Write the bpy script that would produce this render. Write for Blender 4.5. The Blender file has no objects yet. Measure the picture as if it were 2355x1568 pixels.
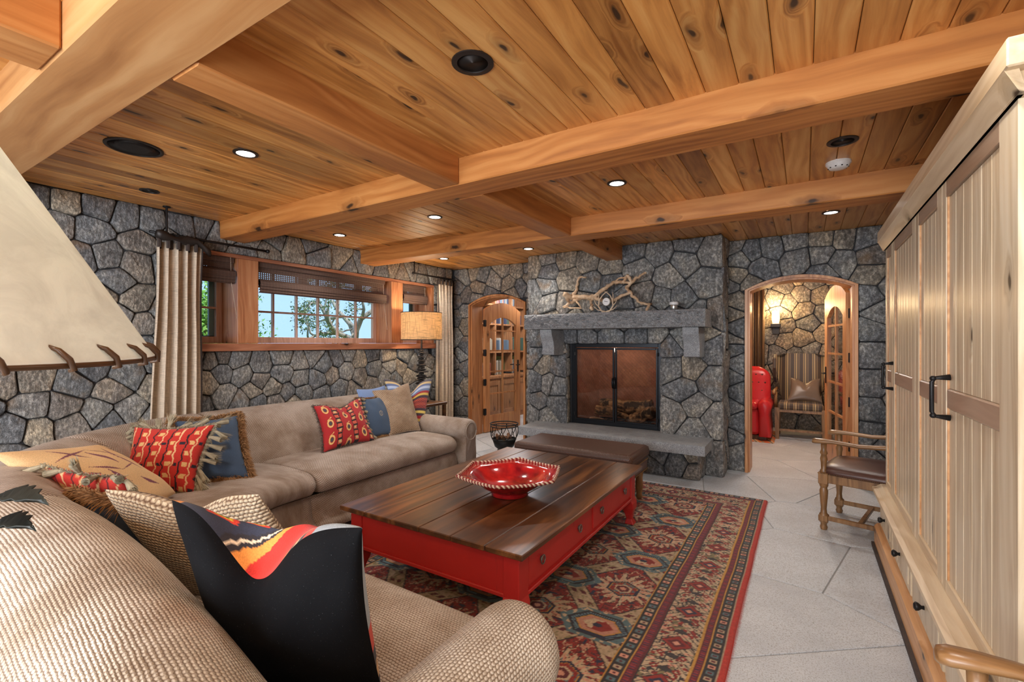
import bpy, math, random
import numpy as np
from mathutils import Vector, Matrix
random.seed(7)
RS = np.random.RandomState(5)
S = bpy.context.scene
COL = S.collection
PI = math.pi

# ---------------------------------------------------------------- camera, world, sun, exposure
cam = bpy.data.objects.new('camera', bpy.data.cameras.new('camera'))
COL.objects.link(cam)
cam.data.sensor_width = 36.0
cam.data.lens = 36.0 * 1079.0 / 2355.0
cam.data.shift_y = 5.0 / 2355.0
cam.data.clip_start = 0.02
cam.location = (0, 0, 1.4)
cam.rotation_euler = (PI / 2, 0, math.radians(31.934))
S.camera = cam

wd = bpy.data.worlds.new('sky'); S.world = wd; wd.use_nodes = True
bgn = wd.node_tree.nodes['Background']
bgn.inputs[0].default_value = (0.46, 0.68, 1.0, 1)
bgn.inputs[1].default_value = 1.0
S.view_settings.view_transform = 'Standard'
S.view_settings.look = 'None'
S.view_settings.gamma = 1.0
S.view_settings.exposure = 0.55
S.view_settings.use_curve_mapping = False
S.cycles.use_denoising = True
S.cycles.max_bounces = 8
S.cycles.diffuse_bounces = 4
S.cycles.glossy_bounces = 3
S.cycles.transmission_bounces = 6
S.cycles.transparent_max_bounces = 12
S.cycles.sample_clamp_indirect = 6
S.cycles.caustics_reflective = False
S.cycles.caustics_refractive = False

sun = bpy.data.objects.new('sun', bpy.data.lights.new('sun', 'SUN'))
COL.objects.link(sun)
sun.data.energy = 4.0; sun.data.color = (1, .95, .86); sun.data.angle = .02
sun.rotation_euler = Vector((-0.55, -0.12, -1.0)).to_track_quat('-Z', 'Y').to_euler()
# unseen area light added behind the camera as soft fill for the room
rw = bpy.data.lights.new('rear_fill_light', 'AREA'); rw.shape = 'RECTANGLE'
rw.size = 3.8; rw.size_y = 1.9; rw.energy = 165; rw.color = (.96, .98, 1.0)
rwo = bpy.data.objects.new('rear_fill_light', rw); COL.objects.link(rwo)
rwo.location = (-1.3, -2.28, 1.46); rwo.rotation_euler = (-PI / 2, 0, PI)

# ---------------------------------------------------------------- helpers
BASE = {}
class MB:
    def __init__(s): s.v = []; s.f = []; s.uv = None; s.c = []
    def add(s, vs, fs):
        n = len(s.v); s.v += [tuple(p) for p in vs]
        s.f += [tuple(n + i for i in f) for f in fs]; return s
    def box(s, x0, x1, y0, y1, z0, z1, ch=0.0):
        if ch <= 0:
            vs = [(x, y, z) for x in (x0, x1) for y in (y0, y1) for z in (z0, z1)]
            return s.add(vs, [(0,1,3,2),(4,6,7,5),(0,4,5,1),(2,3,7,6),(0,2,6,4),(1,5,7,3)])
        import itertools
        c = min(ch, abs(x1-x0)*.45, abs(y1-y0)*.45, abs(z1-z0)*.45)
        A = ((x0, x1), (y0, y1), (z0, z1)); vs = []; idx = {}
        for sx, sy, sz in itertools.product((0, 1), repeat=3):
            for ax in range(3):
                p = []
                for k, q in enumerate((sx, sy, sz)):
                    t = A[k][q]
                    if k != ax: t += c if q == 0 else -c
                    p.append(t)
                idx[(sx, sy, sz, ax)] = len(vs); vs.append(tuple(p))
        fs = []
        cy = {0: (1, 2), 1: (2, 0), 2: (0, 1)}
        def key(ax, sa, b, sb, c2, sc):
            k = [0, 0, 0]; k[ax] = sa; k[b] = sb; k[c2] = sc; return tuple(k)
        for ax in range(3):
            b, d = cy[ax]
            for sa in (0, 1):
                q = [idx[key(ax, sa, b, sb, d, sd) + (ax,)] for sb, sd in ((0,0),(1,0),(1,1),(0,1))]
                fs.append(q if sa else q[::-1])
        for ax in range(3):
            b, d = cy[ax]
            for sb in (0, 1):
                for sd in (0, 1):
                    q = [idx[key(ax, 0, b, sb, d, sd) + (b,)], idx[key(ax, 1, b, sb, d, sd) + (b,)],
                         idx[key(ax, 1, b, sb, d, sd) + (d,)], idx[key(ax, 0, b, sb, d, sd) + (d,)]]
                    fs.append(q if sb == sd else q[::-1])
        for k in itertools.product((0, 1), repeat=3):
            t = [idx[k + (0,)], idx[k + (1,)], idx[k + (2,)]]
            fs.append(t if sum(k) % 2 else t[::-1])
        return s.add(vs, fs)
    def rings(s, R, cap0=True, cap1=True, closed=True):
        n = len(R[0]); base = len(s.v)
        for r in R: s.v += [tuple(p) for p in r]
        m = n if closed else n - 1
        for i in range(len(R) - 1):
            for j in range(m):
                a = base + i*n + j; b = base + i*n + (j+1) % n
                s.f.append((a, b, b + n, a + n))
        if cap0: s.f.append(tuple(base + j for j in range(n))[::-1])
        if cap1: s.f.append(tuple(base + (len(R)-1)*n + j for j in range(n)))
        return s
    def lathe(s, prof, c=(0, 0, 0), n=20, cap=True):
        R = [[(c[0] + r*math.cos(2*PI*k/n), c[1] + r*math.sin(2*PI*k/n), c[2] + z) for k in range(n)] for r, z in prof]
        return s.rings(R, cap, cap)
    def cyl(s, a, b, r, r2=None, n=12):
        return s.tube([a, b], [r, r if r2 is None else r2], n)
    def tube(s, P, r, n=8, flat=1.0):
        P = [Vector(p) for p in P]
        if not hasattr(r, '__len__'): r = [r]*len(P)
        R = []; up = None
        for i, p in enumerate(P):
            t = (P[min(i+1, len(P)-1)] - P[max(i-1, 0)])
            if t.length < 1e-9: t = Vector((0, 0, 1))
            t.normalize()
            if up is None: up = t.orthogonal().normalized()
            up = (up - t*up.dot(t))
            if up.length < 1e-6: up = t.orthogonal()
            up.normalize(); w = t.cross(up)
            R.append([p + (up*math.cos(2*PI*k/n) + w*math.sin(2*PI*k/n)*flat)*r[i] for k in range(n)])
        return s.rings(R)
    def prism(s, poly, axis, a, b):
        def P(u, v, w): return {0: (w, u, v), 1: (u, w, v), 2: (u, v, w)}[axis]
        return s.rings([[P(u, v, a) for u, v in poly], [P(u, v, b) for u, v in poly]])
    def sphere(s, c, r, n=12, m=8, sc=(1, 1, 1)):
        R = [[(c[0] + sc[0]*r*math.sin(PI*i/m)*math.cos(2*PI*k/n), c[1] + sc[1]*r*math.sin(PI*i/m)*math.sin(2*PI*k/n), c[2] - sc[2]*r*math.cos(PI*i/m)) for k in range(n)] for i in range(1, m)]
        return s.rings(R)

def fixn(me):
    import bmesh
    b = bmesh.new(); b.from_mesh(me); bmesh.ops.recalc_face_normals(b, faces=b.faces); b.to_mesh(me); b.free()
def obj(name, mb, m, parent=None, smooth=False, bev=0, origin=None, kind=None, sub=0, fix=True, auto=None):
    me = bpy.data.meshes.new(name)
    o = bpy.data.objects.new(name, me); COL.objects.link(o)
    pb = BASE.get(parent.name, Vector((0, 0, 0))) if parent else Vector((0, 0, 0))
    org = Vector(origin) if origin is not None else pb
    vs = np.array(mb.v, dtype=float) - np.array(org)
    me.from_pydata(vs.tolist(), [], mb.f)
    if fix: fixn(me)
    if smooth: me.polygons.foreach_set('use_smooth', [True]*len(me.polygons))
    if mb.uv is not None:
        uvl = me.uv_layers.new(name='UVMap'); li = np.zeros(len(me.loops), dtype=np.int32)
        me.loops.foreach_get('vertex_index', li)
        uvl.data.foreach_set('uv', np.array(mb.uv, dtype=float)[li].ravel())
    me.materials.append(m)
    if parent: o.parent = parent
    o.location = org - pb
    BASE[o.name] = org
    if bev:
        b = o.modifiers.new('b', 'BEVEL'); b.width = bev; b.segments = 2; b.limit_method = 'ANGLE'; b.angle_limit = math.radians(40)
    if sub:
        b = o.modifiers.new('s', 'SUBSURF'); b.levels = sub; b.render_levels = sub
    if auto and hasattr(me, 'set_sharp_from_angle'):
        me.polygons.foreach_set('use_smooth', [True]*len(me.polygons)); me.set_sharp_from_angle(angle=math.radians(auto))
    if kind: o['kind'] = kind
    return o
def thing(name, label, cat, loc=(0, 0, 0), group=None):
    o = bpy.data.objects.new(name, None); COL.objects.link(o); o.location = loc
    o.empty_display_size = .1
    o['label'] = label; o['category'] = cat
    if group: o['group'] = group
    BASE[o.name] = Vector(loc); return o
def tag(o, label, cat, group=None):
    o['label'] = label; o['category'] = cat
    if group: o['group'] = group
    return o
def struct(name, mb, m, **k): return obj(name, mb, m, kind='structure', **k)
def dup(o, parent=None):
    c = o.copy(); COL.objects.link(c); c.parent = parent
    BASE[c.name] = BASE.get(o.name, Vector((0, 0, 0)))
    for ch in list(o.children): dup(ch, c)
    return c

# ---------------------------------------------------------------- materials
class NT:
    def __init__(s, name, rough=.6, metal=0.0, col=(.5, .5, .5), spec=None):
        s.m = bpy.data.materials.new(name); s.m.use_nodes = True
        s.t = s.m.node_tree; s.b = s.t.nodes['Principled BSDF']
        s.b.inputs['Roughness'].default_value = rough; s.b.inputs['Metallic'].default_value = metal
        s.b.inputs['Base Color'].default_value = (*col, 1)
        if spec is not None: s.b.inputs['Specular IOR Level'].default_value = spec
    def n(s, typ, ins=None, **at):
        x = s.t.nodes.new('ShaderNode' + typ)
        for k, v in at.items(): setattr(x, k, v)
        for k, v in (ins or {}).items(): s.put(x.inputs[k], v)
        return x
    def put(s, inp, v):
        if isinstance(v, bpy.types.NodeSocket): s.t.links.new(v, inp)
        elif isinstance(v, bpy.types.Node): s.t.links.new(v.outputs[0], inp)
        else:
            if hasattr(v, '__len__') and len(v) == 3 and inp.type == 'RGBA': v = (*v, 1)
            inp.default_value = v
    def math(s, op, a, b=0.0, c=0.0, clamp=False):
        x = s.n('Math', {0: a, 1: b, 2: c}, operation=op); x.use_clamp = clamp; return x.outputs[0]
    def vmul(s, v, k): return s.n('VectorMath', {0: v, 1: k}, operation='MULTIPLY').outputs[0]
    def vadd(s, v, k): return s.n('VectorMath', {0: v, 1: k}, operation='ADD').outputs[0]
    def mix(s, f, a, b, mode='MIX'):
        x = s.t.nodes.new('ShaderNodeMix'); x.data_type = 'RGBA'; x.blend_type = mode
        s.put(x.inputs[0], f); s.put(x.inputs[6], a); s.put(x.inputs[7], b); return x.outputs[2]
    def ramp(s, f, stops, interp='LINEAR'):
        x = s.n('ValToRGB', {0: f}); cr = x.color_ramp; cr.interpolation = interp
        while len(cr.elements) < len(stops): cr.elements.new(.5)
        for e, (p, c) in zip(cr.elements, stops):
            e.position = p; e.color = (*c, 1) if hasattr(c, '__len__') else (c, c, c, 1)
        return x.outputs[0]
    def noise(s, v, scale, detail=4, rough=.55, dist=0.0):
        return s.n('TexNoise', {'Vector': v, 'Scale': scale, 'Detail': detail, 'Roughness': rough, 'Distortion': dist}).outputs[0]
    def obj(s): return s.n('TexCoord').outputs['Object']
    def uvc(s): return s.n('TexCoord').outputs['UV']
    def rnd(s): return s.n('ObjectInfo').outputs['Random']
    def bump(s, h, strength=.3, dist=.01):
        x = s.n('Bump', {'Height': h, 'Strength': strength, 'Distance': dist}); s.t.links.new(x.outputs[0], s.b.inputs['Normal'])
    def set(s, **k):
        for a, v in k.items(): s.put(s.b.inputs[{'col': 'Base Color', 'rough': 'Roughness', 'ems': 'Emission Strength', 'emc': 'Emission Color', 'coat': 'Coat Weight', 'sheen': 'Sheen Weight', 'tr': 'Transmission Weight', 'alpha': 'Alpha'}[a]], v)
        return s

def m_plain(name, col, rough=.5, metal=0.0, bump=0.0, scale=60, var=.15):
    n = NT(name, rough, metal, col); c = n.obj()
    h = n.noise(c, scale, 3)
    n.set(col=n.mix(h, tuple(x*(1-var) for x in col), tuple(min(1, x*(1+var)) for x in col)))
    if bump: n.bump(h, bump, .004)
    return n.m
def m_stone(name, tint=(1, 1, 1)):
    n = NT(name, .8); r = n.rnd(); c = n.vadd(n.obj(), n.vmul(n.n('CombineXYZ', {0: r, 1: r, 2: r}).outputs[0], (37, 53, 71)))
    T = lambda q: tuple(a*b for a, b in zip(q, tint))
    base = n.ramp(r, [(0, T((.165, .175, .185))), (.14, T((.23, .235, .235))), (.28, T((.28, .275, .262))), (.42, T((.20, .21, .22))), (.54, T((.31, .275, .225))), (.62, T((.25, .228, .205))), (.72, T((.185, .19, .198))), (.84, T((.29, .262, .22))), (.92, T((.245, .248, .245)))], 'CONSTANT')
    lo = n.noise(c, 5, 5, .6, .6); hi = n.noise(n.vmul(c, (1, 1.6, .8)), 38, 5, .7); fi = n.noise(c, 170, 2)
    f1 = n.ramp(lo, [(.3, (.62, .62, .64)), (.5, (1, 1, 1)), (.68, (1.35, 1.28, 1.15))])
    col = n.mix(1.0, base, f1, 'MULTIPLY')
    f2 = n.ramp(hi, [(.34, .38), (.5, .95), (.64, 2.3)])
    col = n.mix(.8, col, f2, 'MULTIPLY')
    col = n.mix(.5, col, n.ramp(fi, [(.4, .7), (.62, 1.6)]), 'MULTIPLY')
    rust = n.ramp(n.noise(c, 3.1, 3), [(.6, 0), (.72, .45)])
    col = n.mix(rust, col, (.36, .22, .10))
    n.set(col=col, rough=n.ramp(hi, [(.3, .9), (.7, .6)]))
    w = n.noise(n.vmul(c, (2.2, 1, .7)), 13, 8, .68, 1.2)
    h = n.math('ADD', n.math('MULTIPLY', w, 1.0), n.math('MULTIPLY', hi, .35))
    n.bump(h, 1.0, .028); return n.m
def m_granite(name, a, b, rough=.75, bs=.3, big=1.0):
    n = NT(name, rough); c = n.obj(); hi = n.noise(c, 190, 3, .7); lo = n.noise(c, 9*big, 6, .65, .5)
    col = n.mix(n.ramp(hi, [(.38, 0), (.6, 1)]), a, b); col = n.mix(.45, col, n.ramp(lo, [(.3, .6), (.7, 1.4)]), 'MULTIPLY')
    n.set(col=col); n.bump(n.math('ADD', n.math('MULTIPLY', lo, 1.2), n.math('MULTIPLY', hi, .15)), bs, .02); return n.m
def m_wood(name, dark, mid, light, ax=1, knots=1.0, rough=.45, gs=1.0, var=.5, coat=0.0, ks=1.0, bs=.06):
    """grain runs along axis ax"""
    n = NT(name, rough); r = n.rnd(); c0 = n.vadd(n.obj(), n.vmul(n.n('CombineXYZ', {0: r, 1: r, 2: r}).outputs[0], (31, 47, 59)))
    sp_ = n.n('SeparateXYZ', {0: c0}).outputs; ot = [k for k in range(3) if k != ax]
    k2 = n.n('CombineXYZ', {0: n.math('MULTIPLY', n.math('ADD', sp_[ot[0]], sp_[ot[1]]), 6.5*ks), 1: n.math('MULTIPLY', sp_[ax], 2.3*ks), 2: 0.0})
    k2 = n.vadd(k2.outputs[0], n.vmul(n.n('TexNoise', {'Vector': n.vmul(c0, (9, 9, 9)), 'Scale': 1.0, 'Detail': 2}).outputs['Color'], (.25, .25, 0)))
    vor = n.n('TexVoronoi', {'Vector': k2, 'Scale': 1.0, 'Randomness': 1.0}, voronoi_dimensions='2D')
    d = vor.outputs['Distance']; pick = n.math('GREATER_THAN', n.n('SeparateColor', {0: vor.outputs['Color']}).outputs[0], 1 - .40*min(1, knots))
    near = n.math('MULTIPLY', n.ramp(d, [(.0, 1.0), (.28, 0.0)]), pick)
    gv = [26*gs]*3; gv[ax] = .9*gs
    warp = n.n('TexNoise', {'Vector': n.vmul(c0, tuple(1.1 if k == ax else 3.5 for k in range(3))), 'Scale': 1.0, 'Detail': 2})
    shift = n.vmul(n.vadd(warp.outputs['Color'], (-.5, -.5, -.5)), (.16, .16, .16))
    kn = n.n('CombineXYZ', {0: n.math('MULTIPLY', near, .10), 1: n.math('MULTIPLY', near, .10), 2: n.math('MULTIPLY', near, .10)}).outputs[0]
    gc = n.vmul(n.vadd(n.vadd(c0, shift), kn), tuple(gv))
    g = n.noise(gc, 1.0, 5, .6); big = n.noise(n.vmul(c0, tuple(.5 if k == ax else 2.6 for k in range(3))), 1.0, 3, .6)
    ring = n.math('MULTIPLY', n.math('ADD', n.math('SINE', n.math('MULTIPLY', n.noise(gc, .16, 1), 75)), 1.0), .5)
    f = n.math('ADD', n.math('MULTIPLY', g, .55), n.math('ADD', n.math('MULTIPLY', big, .35), n.math('MULTIPLY', ring, .10)))
    col = n.ramp(f, [(.34, dark), (.5, mid), (.66, light)])
    tone = n.ramp(r, [(0, 1 - .45*var), (.3, 1.0), (.6, 1 - .22*var), (1, 1 + .28*var)])
    col = n.mix(1.0, col, tone, 'MULTIPLY')
    if knots > 0:
        halo = n.math('MULTIPLY', n.ramp(d, [(.05, .62), (.26, 0.0)]), pick)
        core = n.math('MULTIPLY', n.ramp(d, [(.045, 1.0), (.085, 0.0)]), pick)
        col = n.mix(halo, col, tuple(x*.42 for x in dark)); col = n.mix(n.math('MULTIPLY', core, .92), col, (.025, .012, .006))
    n.set(col=col); 
    if coat: n.set(coat=coat); n.b.inputs['Coat Roughness'].default_value = .22
    n.bump(g, bs, .01); return n.m
def m_weave(name, light, dark, p=.0105, bs=.9, sheen=.1, soft=.5, knit=False):
    n = NT(name, .9); uv = n.uvc(); w = n.n('TexNoise', {'Vector': n.vmul(uv, (45, 45, 45)), 'Scale': 1.0, 'Detail': 3})
    uv2 = n.vadd(uv, n.vmul(n.vadd(w.outputs['Color'], (-.5, -.5, -.5)), (p*.7, p*.7, 0)))
    x = n.n('SeparateXYZ', {0: uv2}); k = PI / p
    if knit:
        rw_ = n.math('MULTIPLY', n.math('FLOOR', n.math('MULTIPLY', x.outputs[1], 1/p)), .5)
        sx = n.math('SUBTRACT', n.math('FRACT', n.math('ADD', n.math('MULTIPLY', x.outputs[0], .8/p), rw_)), .5)
        sy = n.math('SUBTRACT', n.math('FRACT', n.math('MULTIPLY', x.outputs[1], 1/p)), .5)
        dd = n.math('SQRT', n.math('ADD', n.math('MULTIPLY', sx, sx), n.math('MULTIPLY', n.math('MULTIPLY', sy, sy), 1.3)))
        w2 = n.noise(n.vmul(uv, (140, 140, 140)), 1.0, 2)
        f = n.math('SUBTRACT', 1.12, n.math('MULTIPLY', n.math('ADD', dd, n.math('MULTIPLY', n.math('SUBTRACT', w2, .5), .35)), 1.75), clamp=True)
        col = n.ramp(f, [(.08, dark), (.32, tuple(a*soft + b*(1-soft) for a, b in zip(light, dark))), (.60, light)])
    else:
        f = n.math('MULTIPLY', n.math('SINE', n.math('MULTIPLY', x.outputs[0], k)), n.math('SINE', n.math('MULTIPLY', x.outputs[1], k*1.2)))
        f = n.math('ADD', n.math('MULTIPLY', f, .5), .5)
        col = n.ramp(f, [(.12, dark), (.5, tuple(a*soft + b*(1-soft) for a, b in zip(light, dark))), (.85, light)])
    big = n.noise(uv, 4.0, 4, .6)
    col = n.mix(1.0, col, n.ramp(big, [(.34, (.66, .58, .50)), (.62, (1.10, 1.11, 1.12))]), 'MULTIPLY')
    n.set(col=col, sheen=sheen); n.bump(n.math('ADD', f, n.math('MULTIPLY', n.noise(uv, 400, 2), .3)), bs, p*.5); return n.m
def m_vcol(name, rough=.85, bs=.25, scale=260, sheen=.1, gain=1.0):
    n = NT(name, rough); a = n.n('Attribute', attribute_name='Col'); h = n.noise(n.obj(), scale, 3, .6)
    col = n.mix(.35, a.outputs['Color'], n.ramp(h, [(.35, .6), (.65, 1.35)]), 'MULTIPLY')
    n.set(col=col, sheen=sheen); n.bump(h, bs, .004); return n.m
def m_emit(name, col, st):
    n = NT(name, .5, 0, col); n.set(emc=(*col, 1), ems=st); return n.m
def m_glass(name, tint=(.9, .95, .95), refl=.12):
    m = bpy.data.materials.new(name); m.use_nodes = True; t = m.node_tree; t.nodes.clear()
    o = t.nodes.new('ShaderNodeOutputMaterial'); a = t.nodes.new('ShaderNodeBsdfTransparent'); a.inputs[0].default_value = (*tint, 1)
    g = t.nodes.new('ShaderNodeBsdfGlossy'); g.inputs['Roughness'].default_value = .02
    lw_ = t.nodes.new('ShaderNodeLayerWeight'); lw_.inputs[0].default_value = .5; fr = t.nodes.new('ShaderNodeMath'); fr.operation = 'POWER'; fr.inputs[1].default_value = 4.0; t.links.new(lw_.outputs['Facing'], fr.inputs[0])
    ad = t.nodes.new('ShaderNodeMath'); ad.operation = 'MULTIPLY_ADD'; ad.inputs[1].default_value = .5; ad.inputs[2].default_value = refl + .022; ad.use_clamp = True
    x = t.nodes.new('ShaderNodeMixShader'); t.links.new(fr.outputs[0], ad.inputs[0]); t.links.new(ad.outputs[0], x.inputs[0])
    t.links.new(a.outputs[0], x.inputs[1]); t.links.new(g.outputs[0], x.inputs[2]); t.links.new(x.outputs[0], o.inputs[0]); return m

M = {}
M['stone'] = m_stone('wall_stone'); M['stone_warm'] = m_stone('wall_stone_warm', (1.12, 1.0, .85))
M['mortar'] = m_plain('mortar', (.035, .036, .04), .95, bump=.3)
M['granite'] = m_granite('hearth_granite', (.13, .14, .155), (.42, .44, .46), .8, .25)
M['granite_rough'] = m_granite('mantel_granite', (.10, .105, .115), (.46, .47, .48), .85, 1.0, 1.6)
M['cedar'] = m_wood('cedar_plank', (.36, .135, .030), (.64, .29, .075), (.80, .45, .15), 1, .9, .38, 1.0, .85, coat=.12, ks=1.0)
M['beamx'] = m_wood('beam_fir_x', (.36, .125, .03), (.54, .21, .052), (.66, .30, .09), 0, .7, .5, .8, .2, ks=.7)
M['beamy'] = m_wood('beam_fir_y', (.36, .13, .035), (.52, .21, .058), (.64, .30, .10), 1, .7, .5, .8, .2, ks=.7)
M['beam0'] = m_wood('beam_fir_wide', (.38, .165, .055), (.56, .275, .10), (.68, .39, .17), 0, .6, .5, .6, .1, ks=.45)
M['trimz'] = m_wood('trim_fir_z', (.30, .10, .04), (.46, .185, .08), (.60, .29, .14), 2, .35, .4, 1.2, .3)
M['trimy'] = m_wood('trim_fir_y', (.24, .085, .045), (.38, .15, .08), (.50, .23, .13), 1, .3, .4, 1.2, .3)
M['doorwood'] = m_wood('door_fir', (.36, .14, .05), (.55, .25, .10), (.68, .36, .16), 2, .5, .35, 1.2, .3)
M['alder'] = m_wood('alder_pale', (.58, .455, .30), (.74, .62, .44), (.84, .74, .57), 2, .12, .4, 1.1, .25, coat=.12)
M['alder_dark'] = m_wood('alder_rail', (.30, .20, .135), (.40, .285, .20), (.50, .37, .27), 1, .15, .42, 1.1, .2, coat=.1)
M['alder_y'] = m_wood('alder_horizontal', (.58, .43, .26), (.74, .59, .40), (.83, .71, .52), 1, .15, .4, 1.0, .2, coat=.1)
M['alder_orange'] = m_wood('alder_plinth', (.45, .21, .085), (.64, .34, .15), (.76, .46, .24), 1, .3, .4, 1.0, .3)
M['oak'] = m_wood('chair_oak', (.14, .065, .022), (.27, .14, .055), (.38, .21, .09), 2, 0, .4, 1.5, .2, coat=.2)
M['oakx'] = m_wood('chair_oak_arm', (.16, .075, .025), (.30, .155, .06), (.42, .24, .10), 0, 0, .35, 1.5, .2, coat=.3)
M['tabletop'] = m_wood('table_walnut', (.030, .011, .005), (.10, .038, .012), (.25, .10, .03), 1, .25, .30, .7, .6, coat=.15, ks=.8)
M['black_iron'] = m_plain('black_iron', (.02, .019, .02), .45, .6, .2, 120)
M['dark_bronze'] = m_plain('dark_bronze', (.035, .028, .025), .45, .5, .1, 40)
M['white'] = m_plain('white_plastic', (.8, .8, .79), .4)
M['bulb'] = m_emit('lamp_lens', (1, .95, .88), 9)
M['glass'] = m_glass('window_glass', (.93, .97, .97), .02)
M['doorglass'] = m_glass('door_glass', (.96, .97, .97), .0)
M['fireglass'] = m_glass('fireplace_glass', (.86, .82, .80), .015)
M['weave'] = m_weave('sofa_weave', (.66, .61, .53), (.22, .155, .105), .0098, .65, soft=.62, knit=True)
M['weave_far'] = m_weave('sofa_weave_fine', (.58, .505, .44), (.20, .14, .105), .0085, .6, soft=.5)
M['weave_thick'] = m_weave('chunky_weave', (.62, .51, .36), (.16, .09, .05), .0135, 1.0, soft=.6, knit=True)
M['vcol'] = m_vcol('printed_cloth'); M['rug'] = m_vcol('rug_pile', .95, .6, 420, .15)
def m_red():
    n = NT('red_paint', .42); c = n.obj(); g = n.noise(n.vmul(c, (30, 30, 3)), 1.0, 4); lo = n.noise(c, 3, 4)
    col = n.mix(lo, (.42, .014, .014), (.58, .03, .024)); col = n.mix(n.ramp(g, [(.2, .6), (.36, 0.0)]), col, (.10, .012, .01))
    n.set(col=col); n.bump(g, .1, .003); return n.m
M['red'] = m_red()
def m_leather(name, a, b, rough=.35, weave=0):
    n = NT(name, rough); c = n.obj(); lo = n.noise(c, 4, 4, .6); v = n.n('TexVoronoi', {'Vector': c, 'Scale': 260.0})
    n.set(col=n.mix(lo, a, b)); h = v.outputs[0]
    if weave:
        x = n.n('SeparateXYZ', {0: c}); k = PI / .012
        h = n.math('MULTIPLY', n.math('SINE', n.math('MULTIPLY', n.math('ADD', x.outputs[0], x.outputs[1]), k)), n.math('SINE', n.math('MULTIPLY', n.math('SUBTRACT', x.outputs[0], n.math('SUBTRACT', x.outputs[1], x.outputs[2])), k)))
        col = n.mix(n.ramp(h, [(.3, 0.0), (.8, 1.0)]), a, b); n.set(col=col)
    n.bump(h, .35 if weave else .15, .003); return n.m
M['leather_brown'] = m_leather('leather_basketweave', (.06, .026, .015), (.14, .065, .04), .42, 1)
M['leather_dark'] = m_leather('leather_oxblood', (.05, .02, .015), (.11, .045, .03), .33)
M['leather_red'] = m_leather('leather_red', (.50, .012, .02), (.66, .03, .035), .25)
M['leather_taupe'] = m_leather('leather_taupe', (.13, .09, .065), (.22, .16, .12), .3)
def m_linen(name, col, sc=1.0, rough=.9):
    n = NT(name, rough); c = n.obj(); a = n.noise(n.vmul(c, (300, 300, 14)), sc, 2); b = n.noise(n.vmul(c, (14, 14, 300)), sc, 2)
    f = n.math('MULTIPLY', n.math('ADD', a, b), .5); n.set(col=n.mix(n.ramp(f, [(.38, 0.0), (.62, 1.0)]), tuple(x*.72 for x in col), tuple(min(1, x*1.2) for x in col))); n.bump(f, .25, .003); return n.m
M['linen'] = m_linen('curtain_linen', (.66, .55, .43)); M['dark_trim'] = m_linen('curtain_edging', (.06, .045, .04))
M['fringe_brown'] = m_plain('fringe_brown', (.36, .20, .09), .9, var=.5, scale=30); M['fringe_taupe'] = m_plain('fringe_taupe', (.33, .29, .20), .9, var=.6, scale=30)
M['fringe_dark'] = m_plain('fringe_dark', (.16, .12, .10), .9, var=.8, scale=20)
M['velvet'] = NT('black_velvet', 1.0, 0, (.006, .006, .007), .08); 
_n = M['velvet']; _s = _n.noise(_n.obj(), 320, 2); _l = _n.noise(_n.obj(), 5, 3); _n.set(col=_n.mix(_n.ramp(_s, [(.68, 0.0), (.78, .5)]), _n.mix(_l, (.004, .004, .005), (.009, .009, .010)), (.12, .12, .13))); M['velvet'] = _n.m

# ---------------------------------------------------------------- stone walls
def clip(poly, nx, ny, c):
    out = []
    for i in range(len(poly)):
        a = poly[i]; b = poly[(i+1) % len(poly)]
        da = nx*a[0] + ny*a[1] - c; db = nx*b[0] + ny*b[1] - c
        if da <= 0: out.append(a)
        if (da < 0) != (db < 0) and abs(da - db) > 1e-12:
            t = da/(da-db); out.append((a[0]+(b[0]-a[0])*t, a[1]+(b[1]-a[1])*t))
    return out
def voronoi(seeds, rect, holes=(), gap=.0042):
    x0, x1, y0, y1 = rect; cells = []
    for i, s in enumerate(seeds):
        poly = [(x0, y0), (x1, y0), (x1, y1), (x0, y1)]
        near = sorted((j for j in range(len(seeds)) if j != i), key=lambda j: (seeds[j][0]-s[0])**2 + (seeds[j][1]-s[1])**2)[:26]
        for j in near:
            q = seeds[j]; nx, ny = q[0]-s[0], q[1]-s[1]; L = math.hypot(nx, ny)
            if L < 1e-6: continue
            nx /= L; ny /= L
            poly = clip(poly, nx, ny, nx*(s[0]+q[0])/2 + ny*(s[1]+q[1])/2 - gap)
            if len(poly) < 3: break
        if len(poly) < 3: continue
        for H in holes:   # convex polygon, counter-clockwise
            hx0 = min(p[0] for p in H); hx1 = max(p[0] for p in H); hy0 = min(p[1] for p in H); hy1 = max(p[1] for p in H)
            if max(p[0] for p in poly) < hx0 or min(p[0] for p in poly) > hx1 or max(p[1] for p in poly) < hy0 or min(p[1] for p in poly) > hy1: continue
            best = None
            for k in range(len(H)):
                a, b = H[k], H[(k+1) % len(H)]; ex, ey = b[0]-a[0], b[1]-a[1]; L = math.hypot(ex, ey)
                if L < 1e-6: continue
                nx, ny = ey/L, -ex/L      # outward
                d = nx*(s[0]-a[0]) + ny*(s[1]-a[1])
                if best is None or d > best[0]: best = (d, nx, ny, nx*a[0]+ny*a[1])
            if best[0] <= 0: poly = []; break
            poly = clip(poly, -best[1], -best[2], -(best[3] + gap*.6))
            if len(poly) < 3: break
        if len(poly) < 3: continue
        A = sum(poly[k][0]*poly[(k+1) % len(poly)][1] - poly[(k+1) % len(poly)][0]*poly[k][1] for k in range(len(poly)))/2
        if abs(A) < .0012: continue
        cells.append(poly)
    return cells
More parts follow.
